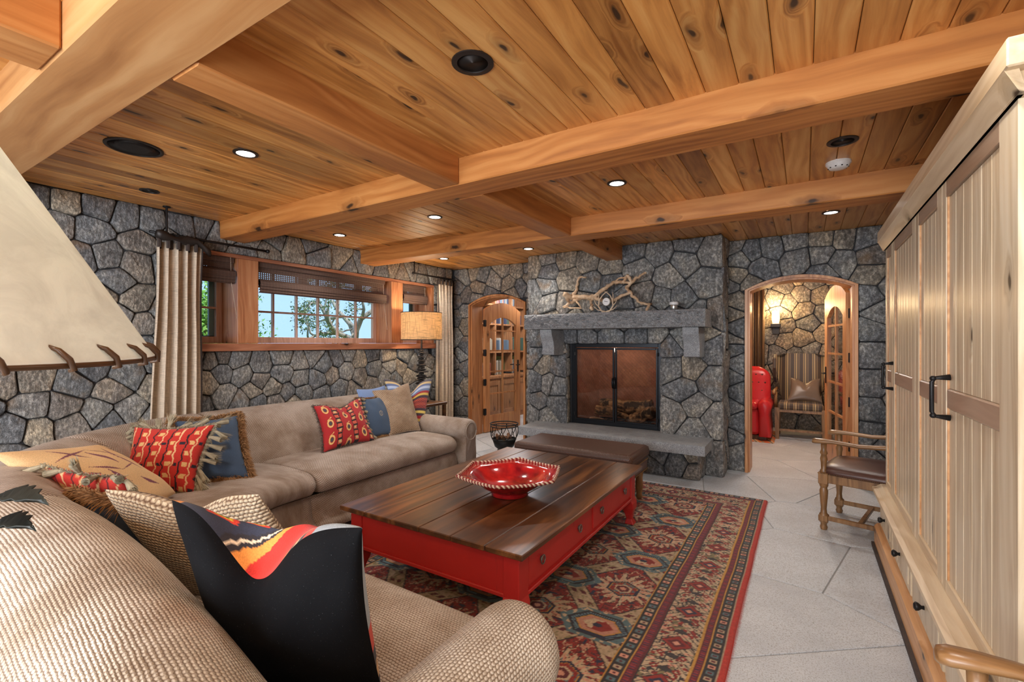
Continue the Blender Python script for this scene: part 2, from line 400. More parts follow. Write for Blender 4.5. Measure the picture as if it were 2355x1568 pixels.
def scatter(rect, size, holes=(), keep=(), rs=RS, tries=4000, asp=1.0):
    x0, x1, y0, y1 = rect; pts = list(keep); out = []
    for _ in range(tries):
        p = (rs.uniform(x0, x1), rs.uniform(y0, y1)); m = size*rs.uniform(.7, 1.15)
        if any(inside(p, H) for H in holes): continue
        if all(((p[0]-q[0])/asp)**2 + (p[1]-q[1])**2 > m*m for q in pts): pts.append(p); out.append(p)
    return out
def inside(p, H):
    return all((H[(k+1) % len(H)][0]-H[k][0])*(p[1]-H[k][1]) - (H[(k+1) % len(H)][1]-H[k][1])*(p[0]-H[k][0]) > 0 for k in range(len(H)))
def soften(poly, r=.22):
    out = []; n = len(poly)
    for i in range(n):
        a, b = poly[i], poly[(i+1) % n]
        out.append((a[0]+(b[0]-a[0])*r, a[1]+(b[1]-a[1])*r)); out.append((a[0]+(b[0]-a[0])*(1-r), a[1]+(b[1]-a[1])*(1-r)))
    return out
def stone(parent, poly, O, U, V, N, d0=.03, d1=.06, m=None, flat=False, name='stone'):
    rs = RS
    P = poly
    if not flat:
        L = [math.hypot(P[i][0]-P[(i+1) % len(P)][0], P[i][1]-P[(i+1) % len(P)][1]) for i in range(len(P))]
        Q = []
        for i in range(len(P)):
            a, b = P[i], P[(i+1) % len(P)]; Q.append(a)
            if L[i] > .11 and len(P) < 9: j = rs.uniform(-.006, .006); Q.append(((a[0]+b[0])/2 + j, (a[1]+b[1])/2 + j))
        P = soften(Q, .13)
    n = len(P); cx = sum(p[0] for p in P)/n; cy = sum(p[1] for p in P)/n
    d = rs.uniform(d0, d1); tx, ty = (rs.uniform(-.12, .12), rs.uniform(-.12, .12)) if not flat else (0, 0)
    def w(u, v, z):
        z = z + ((u-cx)*tx + (v-cy)*ty if z > d*.3 else 0)
        return (O + U*u + V*v + N*z)
    size = math.sqrt(max(1e-4, abs(sum(P[k][0]*P[(k+1) % n][1] - P[(k+1) % n][0]*P[k][1] for k in range(n))/2)))
    ins = min(.16, .011/size*2) if not flat else min(.03, .004/size*2)
    R = [[w(u, v, 0) for u, v in P],
         [w(u, v, d*.55) for u, v in P],
         [w(u+(cx-u)*ins*.45, v+(cy-v)*ins*.45, d*.86) for u, v in P],
         [w(u+(cx-u)*(ins+.04), v+(cy-v)*(ins+.04), d*(1 if flat else rs.uniform(.93, 1.06))) for u, v in P]]
    if not flat:
        R.append([w(u+(cx-u)*.55, v+(cy-v)*.55, d*rs.uniform(.95, 1.22)) for u, v in P])
    mb = MB(); mb.rings(R, cap0=False, cap1=False)
    k = len(mb.v) - n; mb.v.append(tuple(w(cx, cy, d*(1.08 if not flat else 1)))); c = len(mb.v)-1
    mb.f += [(k+i, k+(i+1) % n, c) for i in range(n)]
    o = O + U*cx + V*cy
    return obj(name, mb, m or M['stone'], parent, smooth=not flat, origin=o, auto=35 if not flat else None)
def stones(parent, seeds, rect, O, U, V, N, holes=(), gap=.0042, **k):
    O, U, V, N = Vector(O), Vector(U), Vector(V), Vector(N)
    for c in voronoi(seeds, rect, holes, gap): stone(parent, c, O, U, V, N, **k)
X_, Y_, Z_ = (1, 0, 0), (0, 1, 0), (0, 0, 1)
def arch(x0, x1, spring, apex, n=8, z0=-.05):
    xc = (x0+x1)/2; w = (x1-x0)/2; h = apex-spring; R = (w*w+h*h)/(2*h); zc = apex-R
    a = math.asin(w/R)
    return [(xc + R*math.sin(-a + 2*a*i/n), zc + R*math.cos(-a + 2*a*i/n)) for i in range(n+1)]
def arch_poly(x0, x1, spring, apex, n=8):
    return [(x0, -.5), (x1, -.5)] + arch(x0, x1, spring, apex, n)[::-1]
CEIL = 2.53
DL = (-4.295, -3.305, 1.975, 2.11); DR = (-.548, .444, 1.975, 2.105)

# left wall (window wall): backing boxes around the three windows
LWX = -4.64
W = [(1.86, 2.42), (2.62, 4.39), (4.595, 5.17)]; WZ = (1.40, 2.215)
mb = MB()
mb.box(-4.95, LWX, -2.3, 5.95, -.02, 1.33); mb.box(-4.95, LWX, -2.3, 5.95, 2.245, 2.56)
mb.box(-4.95, LWX, -2.3, 1.86, 1.33, 2.245); mb.box(-4.95, LWX, 5.22, 5.95, 1.33, 2.245)
wall_left = struct('wall_left', mb, M['mortar'])
lw = [(1.053,2.446),(1.18,2.443),(1.386,2.445),(1.564,2.402),(1.722,2.403),(1.955,2.425),(2.143,2.435),(1.149,2.278),(1.346,2.271),(1.437,2.082),(1.647,2.238),(1.288,2.046),(1.489,1.894),(1.63,1.747),(1.406,1.781),(1.676,1.559),(1.019,1.15),(1.25,1.098),(1.176,.933),(1.346,1.205),(1.468,1.03),(1.553,1.143),(1.376,.859),(1.027,.95),(.929,.80),(.874,1.137),(1.036,.785),(1.231,.791),(1.468,.782),(1.575,.847),
(2.193,1.249),(2.297,1.279),(2.429,1.241),(2.152,1.043),(2.287,1.123),(2.48,1.095),(2.663,1.186),(2.893,1.265),(2.319,.907),(2.579,.93),(2.651,1.019),(2.776,.937),(2.893,1.078),(3.071,1.209),(2.947,.885),(3.085,1.015),(3.306,.987),(3.114,.857),(3.246,1.27),(3.383,1.159),(3.495,1.044),(3.56,1.222),(3.695,1.075),(3.891,1.198),(3.9,.992),(3.61,.869),(4.118,1.07),(4.079,1.267),(4.069,.891),(4.36,1.246),(4.381,1.089),(4.576,1.064),(4.298,.968),(4.466,.942),(4.666,1.24),(4.828,1.103),(4.758,.957),(5.149,1.143),(5.073,.973),(2.451,.837),(2.627,.806),(2.801,.8),(3.368,.821),(3.801,.839),(2.102,.82),(5.073,.835),(2.082,1.284),(3.029,.776),
(2.373,2.46),(2.224,2.40),(2.544,2.44),(2.75,2.342),(2.801,2.449),(3.001,2.371),(3.261,2.48),(3.306,2.381),(3.61,2.401),(3.909,2.36),(4.217,2.39),(4.45,2.42),(4.6,2.34),(4.80,2.439),(5.0,2.369),(5.2,2.46),(5.40,2.40),(5.32,2.1),(5.35,1.85),(5.3,1.6),(5.4,1.3),(5.36,1.05),(5.56,2.2),(5.55,1.95),(5.56,1.7),(5.57,1.45),(5.56,1.15),(5.55,.9)]
lh = [[(1.87, 1.325), (5.215, 1.325), (5.215, 2.25), (1.87, 2.25)]]
lw += scatter((.2, 5.66, .02, 2.5), .21, lh, lw)
stones(wall_left, lw, (.2, 5.66, .0, CEIL), (LWX, 0, 0), Y_, Z_, X_, lh, d0=.02, d1=.045)

# rear, right shell and the far rooms
RWX = 1.2
mb = MB(); mb.box(RWX, RWX+.15, -2.3, 9.3, -.02, 2.56); struct('wall_right', mb, m_plain('plaster', (.55, .47, .38), .9))
mb = MB(); mb.box(-4.95, 1.35, -2.45, -2.3, -.02, .5); mb.box(-4.95, 1.35, -2.45, -2.3, 2.42, 2.56); mb.box(-4.95, -3.2, -2.45, -2.3, .5, 2.42); mb.box(.6, 1.35, -2.45, -2.3, .5, 2.42)  # opening in the unseen rear wall added around the fill light
struct('wall_rear', mb, M['mortar'] if 0 else m_plain('plaster_rear', (.5, .42, .34), .9))

# back wall with two arched doorways
mb = MB(); y0, y1 = 5.70, 5.95
def solid(a, b, z0): mb.box(a, b, y0, y1, z0, 2.56)
solid(-4.95, DL[0], -.02); solid(DL[1], -2.50, -.02); solid(-1.35, DR[0], -.02); solid(-2.50, -1.35, 1.46); mb.box(-2.5, -1.35, y0, y1, -.02, .36); solid(DR[1], RWX, -.02)
for D in (DL, DR):
    A = arch(*D, n=16)
    for p, q in zip(A[:-1], A[1:]):
        R = [[(p[0], y, p[1]), (q[0], y, q[1]), (q[0], y, 2.56), (p[0], y, 2.56)] for y in (y0, y1)]
        mb.rings(R)
wall_back = struct('wall_back', mb, M['mortar'])
bw = [(-.662,2.474),(-.488,2.40),(-.304,2.425),(-.089,2.47),(.159,2.463),(.333,2.443),(.513,2.418),(-.603,2.32),(-.391,2.20),(-.059,2.27),(.30,2.21),(.565,2.25),(-.64,2.138),(-.70,2.04),(.56,2.07),(-.645,1.869),(-.70,1.45),(-.70,.70),(-.70,.36),(-.70,1.03),(-.71,1.72),(.526,1.845),(.61,1.696),(-.645,1.554),(.539,1.535),(-.628,1.165),(-.705,1.331),(.539,1.291),(-.62,.851),(.539,1.014),(-.62,.536),(.533,.737),(-.628,.184),(.526,.54),(.552,.26),(.54,.05),
(-4.076,2.40),(-3.84,2.30),(-3.684,2.458),(-3.471,2.44),(-4.13,2.24),(-3.60,2.27),(-3.39,2.18),(-4.37,2.107),(-4.385,1.892),(-4.37,1.676),(-4.37,1.34),(-4.385,1.028),(-4.37,.741),(-4.37,.43),(-4.38,.15),(-3.25,2.471),(-4.40,2.42),(-4.22,2.47),(-3.24,2.3),(-3.24,2.1),(-3.24,1.8),(-3.24,1.5)]
bh = [arch_poly(*DL), arch_poly(*DR)]
bw += scatter((-4.6, RWX, .02, 2.5), .22, bh + [[(-4.2, -1), (-.8, -1), (-.8, 1.9), (-4.2, 1.9)]], bw)
bw += scatter((-3.28, -2.9, 0, 2.4), .2, bh, bw)
stones(wall_back, [s for s in bw if not (-2.85 < s[0] < -.85)], (-4.6, RWX, 0, CEIL), (0, 5.70, 0), X_, Z_, (0, -1, 0), bh + [[(-2.95, -1), (-.725, -1), (-.725, 3), (-2.95, 3)]], d0=.02, d1=.045)

# far room behind the right doorway: stone wall, side wall
mb = MB(); mb.box(-1.0, RWX, 8.95, 9.1, -.02, 2.56)
wall_far = struct('wall_far', mb, M['mortar'])
fr = scatter((-.95, 1.15, .05, 2.5), .26, (), [])
stones(wall_far, fr, (-.95, 1.2, 0, CEIL), (0, 8.95, 0), X_, Z_, (0, -1, 0), m=M['stone_warm'], d0=.02, d1=.05)
mb = MB(); mb.box(-1.15, -1.0, 5.95, 9.1, -.02, 2.56); struct('wall_side', mb, m_plain('plaster_side', (.42, .30, .18), .9))
mb = MB(); mb.box(-5.3, -1.15, 8.3, 8.45, -.02, 2.56); mb.box(-5.3, -5.12, 5.95, 8.3, -.02, 2.56); struct('wall_study', mb, m_plain('plaster_study', (.50, .42, .33), .9))

# floor of big honed stones
mb = MB(); mb.box(-5.3, 1.35, -2.45, 9.1, -.06, -.006)
floor = struct('floor', mb, m_plain('floor_grout', (.30, .30, .30), .9))
def m_floor():
    n = NT('floor_limestone', .62); r = n.rnd(); c = n.vadd(n.obj(), n.vmul(n.n('CombineXYZ', {0: r, 1: r, 2: r}).outputs[0], (7, 9, 3)))
    sp = n.noise(c, 150, 3, .7); lo = n.noise(c, 2.6, 5, .6)
    col = n.mix(n.ramp(lo, [(.35, 0), (.65, 1)]), (.46, .50, .55), (.60, .645, .69))
    col = n.mix(n.ramp(sp, [(.38, .75), (.5, 0.0)]), col, (.28, .28, .28)); col = n.mix(1.0, col, n.ramp(r, [(0, .93), (1, 1.06)]), 'MULTIPLY')
    n.set(col=col, rough=n.ramp(lo, [(.3, .5), (.7, .72)])); n.bump(sp, .12, .003); return n.m
M['floor'] = m_floor()
fs = [(.1,4.45),(-.05,3.6),(.4,3.5),(-.15,2.75),(.2,2.3),(-.6,5.0),(-.1,5.2),(.25,5.05),(-1.1,4.9),(-.35,6.0),(.15,6.3),(-.2,6.9),(.2,7.4),(-.5,7.7)]
fs += scatter((-4.7, 1.2, -2.2, 9.0), .85, (), fs)
for c in voronoi(fs, (-5.1, 1.25, -2.3, 9.0), (), .0032):
    stone(floor, c, Vector((0, 0, -.012)), Vector(X_), Vector(Y_), Vector(Z_), .012, .0121, M['floor'], flat=True, name='paving_stone')

# ceiling planks
mb = MB(); mb.box(-5.3, 1.35, -2.45, 9.1, 2.56, 2.66)
ceiling = struct('ceiling', mb, M['beamy'])
pw = .1365; xs = [-1.198 + pw*k for k in range(-26, 18)]
segs = [(-2.3, -.6), (-.6, .60), (.72, 2.34), (2.42, 3.96), (4.04, 5.72)]
prot = {}
for a, b in segs:
    for k, x in enumerate(xs):
        if x < -4.72 or x > 1.18: continue
        key = (a, b)
        if key not in prot:
            mb = MB(); mb.box(-pw/2+.0012, pw/2-.0012, -(b-a)/2, (b-a)/2, 0, .03, .0045)
            o = obj('plank', mb, M['cedar'], ceiling, origin=(0, 0, 0)); prot[key] = o
        else:
            o = prot[key].copy(); COL.objects.link(o); o.parent = ceiling
        o.location = (x + pw/2, (a+b)/2, CEIL)
mb = MB(); mb.box(-5.2, 1.2, 5.95, 9.0, 2.50, 2.53)
struct('ceiling_far', mb, M['cedar'])

# beams
def beam(name, x0, x1, y0, y1, m, z0=2.37, z1=2.55):
    mb = MB(); mb.box(x0, x1, y0, y1, z0, z1, .008); return mb
beams = MB()
def bm_obj(x0, x1, y0, y1, m, label):
    mb = MB(); mb.box(x0, x1, y0, y1, 2.37, 2.55, .007)
    o = obj('ceiling_beam', mb, m, None, origin=((x0+x1)/2, (y0+y1)/2, 2.37)); tag(o, label, 'beam'); o['kind'] = 'structure'; return o
bm_obj(-4.63, 1.19, .53, .803, M['beam0'], 'nearest wide pale beam crossing the top left corner')
bm_obj(-4.63, 1.19, 2.262, 2.50, M['beamx'], 'long knotty main beam crossing the middle of the ceiling')
bm_obj(-4.63, 1.19, 3.88, 4.12, M['beamx'], 'third long beam, nearest the fireplace')
bm_obj(-1.985, -1.79, .804, 2.261, M['beamy'], 'short cross beam between the nearest beam and the main beam')
bm_obj(-1.985, -1.79, 2.501, 3.879, M['beamy'], 'short cross beam between the main beam and the third beam')
bm_obj(-1.985, -1.79, 4.121, 5.42, M['beamy'], 'short cross beam butting against the chimney breast')
bm_obj(-2.32, -2.08, -2.25, .529, M['beamy'], 'cross beam nearest the camera at the top left edge')

# windows: trim, posts, sashes, panes, blinds
M['sash'] = m_wood('sash_fir', (.46, .27, .19), (.60, .38, .29), (.70, .48, .38), 2, 0, .35, 1.5, .2)
M['teal'] = m_plain('teal_cladding', (.05, .16, .16), .4)
def T(name, *b, m='trimz', ch=.003):
    mb = MB(); mb.box(*b, ch); return struct(name, mb, M[m])
T('trim_1', -4.90, -4.565, 1.86, 5.225, 1.325, 1.398, m='trimy')       # sill board
T('trim_2', -4.90, -4.60, 1.86, 5.225, 2.213, 2.248, m='trimy')        # head
T('trim_3', -4.90, -4.60, 2.42, 2.622, 1.399, 2.212)
T('trim_4', -4.90, -4.60, 4.39, 4.595, 1.399, 2.212)
T('trim_5', -4.90, -4.60, 5.17, 5.222, 1.399, 2.212)
T('trim_6', -4.90, -4.60, 1.862, 1.905, 1.399, 2.212)
def window(i, y0, y1, ncol, zs, teal=False):
    X0, X1 = -4.93, -4.885; z0, z1 = 1.40, 2.212; f = .055
    mb = MB()
    mb.box(X0, X1, y0, y0+f, z0, z1); mb.box(X0, X1, y1-f, y1, z0, z1); mb.box(X0, X1, y0+f, y1-f, z0, z0+f+.01); mb.box(X0, X1, y0+f, y1-f, z1-f, z1)
    w = struct('window_%d' % i, mb, M['sash'], bev=.003)
    a, b = y0+f, y1-f; zz = [z0+f+.01] + zs + [z1-f]
    cols = [a + (b-a)*k/ncol for k in range(ncol+1)]
    for c in cols[1:-1]:
        m2 = MB(); m2.box(X0+.005, X1-.004, c-.010, c+.010, zz[0], zz[-1], .002); obj('muntin', m2, M['sash'], w)
    for z in zs:
        m2 = MB(); m2.box(X0+.006, X1-.005, a, b, z-.010, z+.010, .002); obj('muntin', m2, M['sash'], w)
    if teal:
        m2 = MB(); m2.box(X0-.03, X0, y1-f-.045, y1-f+.02, z0+.02, z1-.02, .003); m2.box(X0-.03, X0, y0, y1, z0+.02, z0+.075, .003); obj('cladding', m2, M['teal'], w)
    for c0, c1 in zip(cols[:-1], cols[1:]):
        for q0, q1 in zip(zz[:-1], zz[1:]):
            m2 = MB(); m2.box(-4.912, -4.908, c0+.006, c1-.006, q0+.006, q1-.006); obj('pane', m2, M['glass'], w)
    return w
window(1, 1.905, 2.42, 2, [1.745], True); window(2, 2.622, 4.39, 6, [1.735, 2.0]); window(3, 4.595, 5.17, 2, [1.735], True)
def m_blind():
    n = NT('woven_reed', .8); c = n.obj(); x = n.n('SeparateXYZ', {0: c})
    s = n.math('SINE', n.math('MULTIPLY', x.outputs[2], 520)); g = n.noise(n.vmul(c, (3, 3, 200)), 1.0, 3)
    v = n.math('SINE', n.math('MULTIPLY', x.outputs[1], 190))
    col = n.mix(g, (.045, .025, .02), (.17, .10, .075)); col = n.mix(n.ramp(v, [(.9, 0.0), (1.0, .5)]), col, (.2, .13, .1))
    n.set(col=col); n.bump(s, .5, .003)
    return n.m
M['blind'] = m_blind()
def blind(y0, y1, zb, label, group='woven reed roman blinds on the three windows', lace=True):
    t = thing('roman_blind', label, 'blind', (-4.64, (y0+y1)/2, zb), group)
    mb = MB(); mb.box(-4.66, -4.63, y0+.01, y1-.01, 2.165, 2.212, .003); obj('headrail', mb, M['blind'], t)
    # slatted fabric: thin reeds over the height, open lace rows let daylight through
    z = 2.165; mb = MB(); k = 0; lm = MB()
    while z > zb + .09:
        h = .0085
        if lace and 2.04 < z < 2.115 and k % 2 == 0:
            y = y0+.012
            while y < y1-.02:
                w = .0125 if ((y*1.3) % 1) > .12 else .021
                lm.box(-4.655, -4.652, y, y+w, z-h, z)
                y += .021
        else: mb.box(-4.656, -4.649, y0+.012, y1-.012, z-h, z)
        z -= h + .0006; k += 1
    obj('reed_cloth', mb, M['blind'], t, kind='stuff')
    if lm.v: obj('lace_band', lm, M['blind'], t, kind='stuff')
    for j in range(3):
        mb = MB(); zz = zb + .028*j; P = [(-4.652, zz+.085), (-4.615+.006*j, zz+.06), (-4.607+.006*j, zz+.012), (-4.632, zz)]
        P2 = [(p[0]-.006, p[1]+.004) for p in P[::-1]]
        mb.prism(P + P2, 1, y0+.012, y1-.012); obj('fold', mb, M['blind'], t)
    mb = MB(); mb.tube([(-4.62, y1-.05, zb+.25), (-4.615, y1-.045, zb), (-4.61, y1+.004, zb-.33)], .0018, 5); obj('pull_cord', mb, M['linen'], t)
blind(1.91, 2.415, 1.965, 'dark woven reed blind over the left window with green foliage')
blind(2.632, 4.32, 1.905, 'wide dark woven reed blind over the large middle window')
blind(4.605, 5.10, 1.945, 'small woven reed blind above the linen lamp shade')

# curtains, rods
def curtain(y0, y1, zt, zb, label, dark_side, spread=1.0, waves=6):
    t = thing('curtain', label, 'curtain', (-4.48, (y0+y1)/2, zb)); mb = MB(); R = []
    nz, ny = 26, 72; uv = []
    for i in range(nz+1):
        f = i/nz; z = zt + (zb-zt)*f; row = []
        wd_ = 1 - .10*math.exp(-((f-.18)/.25)**2) + .12*f*spread
        for j in range(ny+1):
            u = j/ny; amp = .028 + .022*min(1, f*3)
            yy = (y0+y1)/2 + (u-.5)*(y1-y0)*wd_ - .10*f*spread*(.5)
            ph = 2*PI*waves*u + .5*math.sin(5*u+2*f)
            row.append((-4.47 + amp*math.sin(ph) + .012*math.sin(ph*2.3+f), yy + .010*math.cos(ph), z))
        R.append(row)
    n = ny+1
    mb.rings(R, False, False, closed=False)
    o = obj('cloth', mb, M['linen'], t, smooth=True); sm = o.modifiers.new('t', 'SOLIDIFY'); sm.thickness = .004
    e = 0 if dark_side < 0 else -1
    for q in ((0, -1) if dark_side == 0 else (e,)):
        mb = MB(); mb.tube([(R[i][q][0]+.004, R[i][q][1] + (.004 if q else -.004), R[i][q][2]) for i in range(0, nz+1)], .0075, 6); obj('edging', mb, M['dark_trim'], t, smooth=True)
    mb = MB()
    for k in range(waves*2):
        u = (k+.5)/(waves*2); j = int(u*ny); p = R[0][j]; mb.box(p[0]-.012, p[0]+.012, p[1]-.012, p[1]+.012, zt-.055, zt+.022, .004)
    obj('pinch_heading', mb, M['dark_trim'], t)
    return t
curtain(1.69, 2.05, 2.235, .02, 'beige linen curtain left of the windows, hanging from a black iron rod', 1, 1.0, 5)
curtain(5.14, 5.50, 2.30, .02, 'beige linen curtain in the corner beside the left arched doorway', -1, .2, 5)
def rod(y0, y1, z, yb, label, ne):
    t = thing('curtain_rod', label, 'curtain rod', (-4.47, (y0+y1)/2, z))
    mb = MB(); mb.tube([(-4.47, y0, z), (-4.47, y1, z)], .011, 10); obj('rod', mb, M['black_iron'], t, smooth=True)
    mb = MB(); mb.tube([(-4.47, yb, 2.529), (-4.47, yb, z)], .009, 8); mb.lathe([(.028, 0), (.028, .008)], (-4.47, yb, 2.521), 12); obj('bracket', mb, M['black_iron'], t, smooth=False)
    for y in ne:
        mb = MB(); mb.sphere((-4.47, y, z), .02, 10, 6); obj('finial', mb, M['black_iron'], t, smooth=True)
    for k in range(9):
        y = (1.72 + .035*k) if z < 2.34 else (5.16 + .037*k)
        mb = MB(); c = (-4.47, y, z-.004); mb.tube([(c[0]+.02*math.cos(a), y, c[2]+.02*math.sin(a)) for a in [2*PI*i/10 for i in range(11)]], .0035, 5); obj('ring', mb, M['black_iron'], t, smooth=True)
rod(1.66, 2.64, 2.30, 1.78, 'black iron curtain rod with rings above the left curtain', [2.64])
mb = MB(); mb.tube([(-4.47, 2.56, 2.369), (-4.47, 2.56, 2.30)], .009, 8)
rod(4.66, 5.56, 2.345, 4.68, 'black iron curtain rod with rings above the corner curtain', [4.66])
def scarf():
    t = thing('curtain_scarf', 'dark glossy cloth knotted over the rod above the left curtain', 'scarf', (-4.44, 1.85, 2.25))
    mb = MB(); R = []
    for i in range(13):
        u = i/12; y = 1.69 + .40*u; zz = 2.285 - .02*math.sin(u*PI) - .10*max(0, u-.75)*4*.9
        R.append([(-4.43 + .026*math.cos(a) + .01*math.sin(9*u+a), y, zz + (.030 + .012*math.sin(14*u))*math.sin(a)) for a in [2*PI*k/10 for k in range(10)]])
    mb.rings(R); obj('roll', mb, M['dark_bronze'], t, smooth=True)
scarf()

# door frames and glazed arched leaves
def frame(i, D, m):
    mb = MB(); x0, x1, sp, ap = D
    def path(o): A = arch(x0+o, x1-o, sp-o*.3, ap-o, 14); return [(x0+o, 0)] + A + [(x1-o, 0)]
    for (o0, o1, ya, yb) in ((0, .028, 5.645, 5.95), (.028, .046, 5.68, 5.95)):
        a, b = path(o0), path(o1)
        for k in range(len(a)-1):
            R = [[(p[0], y, p[1]) for p in (a[k], a[k+1], b[k+1], b[k])] for y in (ya, yb)]
            mb.rings(R)
    return struct('door_%d' % i, mb, m)
dfr = frame(1, DL, M['doorwood']); dfr2 = frame(2, DR, M['doorwood'])
def leaf(name, label):
    t = thing(name, label, 'door'); w, th = .89, .022; sp, ap = 1.925, 2.05
    sw = .115
    def abox(poly): mb = MB(); mb.prism(poly, 1, -th, th); return mb
    A = arch(0, w, sp, ap, 16)
    zt = lambda x: np.interp(x, [p[0] for p in A], [p[1] for p in A])
    for a, b in ((0, sw), (w-sw, w)):
        obj('stile', abox([(a, .01), (b, .01), (b, float(zt(b))), ((a+b)/2, float(zt((a+b)/2))), (a, float(zt(a)))]), M['doorwood'], t)
    inner = lambda x: float(np.interp(x, np.linspace(sw, w-sw, 9), [1.70 + .115*(1-((k-4)/4)**2) for k in range(9)]))
    xs_ = np.linspace(sw, w-sw, 13); mb = MB()
    for a, b in zip(xs_[:-1], xs_[1:]):
        mb.prism([(a, inner(a)), (b, inner(b)), (b, float(zt(b))), (a, float(zt(a)))], 1, -th, th)
    obj('top_rail', mb, M['doorwood'], t); obj('bottom_rail', abox([(sw, .01), (w-sw, .01), (w-sw, .26), (sw, .26)]), M['doorwood'], t)
    xm = w/2; mb = MB(); mb.box(xm-.012, xm+.012, -.014, .014, .26, inner(xm)); obj('muntin', mb, M['doorwood'], t)
    zz = [.26, .60, .95, 1.28, 1.60]
    for z in zz[1:]:
        mb = MB(); mb.box(sw, w-sw, -.013, .013, z-.011, z+.011); obj('muntin', mb, M['doorwood'], t)
    for a, b in ((sw, xm), (xm, w-sw)):
        for k in range(5):
            z0 = zz[k]; 
            if k < 4: P = [(a, z0), (b, z0), (b, zz[k+1]), (a, zz[k+1])]
            else: P = [(a, z0), (b, z0)] + [(x, inner(x)) for x in np.linspace(b, a, 5)]
            mb = MB(); mb.prism([(float(p), float(q)) for p, q in P], 1, -.002, .002); obj('pane', mb, M['doorglass'], t)
    for z in (.33, .79, 1.25, 1.71):
        mb = MB(); mb.box(-.022, .03, -.028, .0, z-.05, z+.05, .003); mb.tube([(-.006, -.03, z-.055), (-.006, -.03, z+.055)], .008, 8); obj('hinge', mb, M['black_iron'], t)
    mb = MB(); mb.box(w-.085, w-.05, -.03, -.022, .92, 1.12, .004); mb.tube([(w-.068, -.03, 1.04), (w-.068, -.06, 1.04), (w-.16, -.062, 1.04)], .009, 8)
    mb.box(w-.085, w-.05, .022, .03, .92, 1.12, .004); mb.tube([(w-.068, .03, 1.04), (w-.068, .06, 1.04), (w-.16, .062, 1.04)], .009, 8)
    obj('handle', mb, M['black_iron'], t); return t
d1 = leaf('glazed_door', 'arched glazed wooden door standing open in front of the bookshelves'); d1.location = (-4.235, 5.97, 0); d1.rotation_euler = (0, 0, math.radians(90-7))
d2 = dup(d1); d2['label'] = 'arched glazed wooden door standing open beside the striped wing chair'; d2.location = (.385, 5.97, 0); d2.rotation_euler = (0, 0, math.radians(90+10))

# baseboards of the plain rooms
mb = MB(); mb.box(-1.0, -.985, 5.96, 8.9, 0, .12); struct('baseboard_side', mb, M['trimy'])

# ---------------------------------------------------------------- fireplace
FY = 5.32
mb = MB()
mb.box(-3.03, -2.52, FY, 5.70, 0, 2.53); mb.box(-1.34, -.735, FY, 5.70, 0, 2.53); mb.box(-2.52, -1.34, FY, 5.70, 1.40, 2.53); mb.box(-2.52, -1.34, 5.44, 5.70, 0, .40)
mb.box(-2.52, -2.478, 5.42, 5.9, .4, 1.4); mb.box(-1.368, -1.34, 5.42, 5.9, .4, 1.4)
mb.box(-2.86, -.92, 5.09, FY, 0, .31)
fire = thing('fireplace', 'grey fieldstone fireplace and chimney breast with granite hearth and mantel', 'fireplace', (-1.88, 5.3, 0))
obj('masonry_core', mb, M['mortar'], fire)
fp = [(-2.975,2.41),(-2.779,2.473),(-2.963,2.042),(-2.757,2.32),(-2.525,2.429),(-2.482,2.21),(-2.79,2.113),(-2.757,1.91),(-2.525,1.88),(-2.211,2.39),(-2.15,2.129),(-1.962,2.32),(-1.669,2.457),(-1.384,2.41),(-1.596,2.234),(-1.281,2.13),(-1.098,2.278),(-1.049,2.477),(-.843,2.371),(-.906,2.043),(-1.349,1.899),(-1.131,1.888),(-1.542,1.944),(-1.799,1.885),(-1.952,2.097),(-2.2,1.88),(-.80,1.70),(-.84,1.342),(-2.96,1.472),(-2.96,1.226),(-2.84,1.127),(-2.61,1.115),(-2.96,.899),(-2.745,.891),(-2.90,.639),(-2.98,.49),(-2.80,.48),(-2.634,.62),(-2.656,1.39),(-2.461,1.488),(-2.272,1.486),(-1.933,1.484),(-1.596,1.481),(-1.41,1.488),(-1.247,1.357),(-1.114,1.46),(-1.23,1.132),(-1.033,1.138),(-.921,1.50),(-1.114,.896),(-1.001,.734),(-1.22,.62),(-1.0,.467),(-.835,.994),(-.80,.584),(-.79,.176),(-2.65,.86),(-.95,1.7),(-1.2,1.7),(-1.5,1.7),(-1.8,1.7),(-2.1,1.7),(-2.4,1.7),(-2.7,1.7)]
fh = [[(-2.50, .2), (-1.36, .2), (-1.36, 1.395), (-2.50, 1.395)], [(-2.9, -.5), (-.9, -.5), (-.9, .30), (-2.9, .30)]]
stones(fire, fp, (-3.05, -.715, 0, CEIL), (0, FY, 0), X_, Z_, (0, -1, 0), fh, gap=.0042, d0=.025, d1=.055)
side = [(5.42, z) for z in (.18, .55, .98, 1.35, 1.68, 2.03, 2.36)] + [(5.60, z) for z in (.3, .75, 1.15, 1.5, 1.85, 2.2, 2.47)]
stones(fire, side, (5.30, 5.66, 0, CEIL), (-.735, 0, 0), Y_, Z_, X_, (), d0=.015, d1=.03)
bs = [(-2.75, .16), (-2.45, .2), (-2.15, .13), (-1.85, .19), (-1.62, .12), (-1.52, .27), (-1.33, .24), (-1.42, .10), (-1.12, .15), (-.97, .25), (-.95, .08)]
stones(fire, bs, (-2.88, -.90, 0, .31), (0, 5.09, 0), X_, Z_, (0, -1, 0), (), d0=.03, d1=.06)
stones(fire, [(5.15, .2), (5.26, .1)], (5.05, 5.30, 0, .31), (-.92, 0, 0), Y_, Z_, X_, (), d0=.02, d1=.03)
for xx, nn in ((-2.52, 1), (-1.34, -1)):
    stones(fire, [(5.37, .55), (5.37, .85), (5.37, 1.12), (5.37, 1.32)], (5.31, 5.42, .41, 1.39), (xx, 0, 0), Y_, Z_, (nn, 0, 0), (), gap=.004, d0=.012, d1=.018)
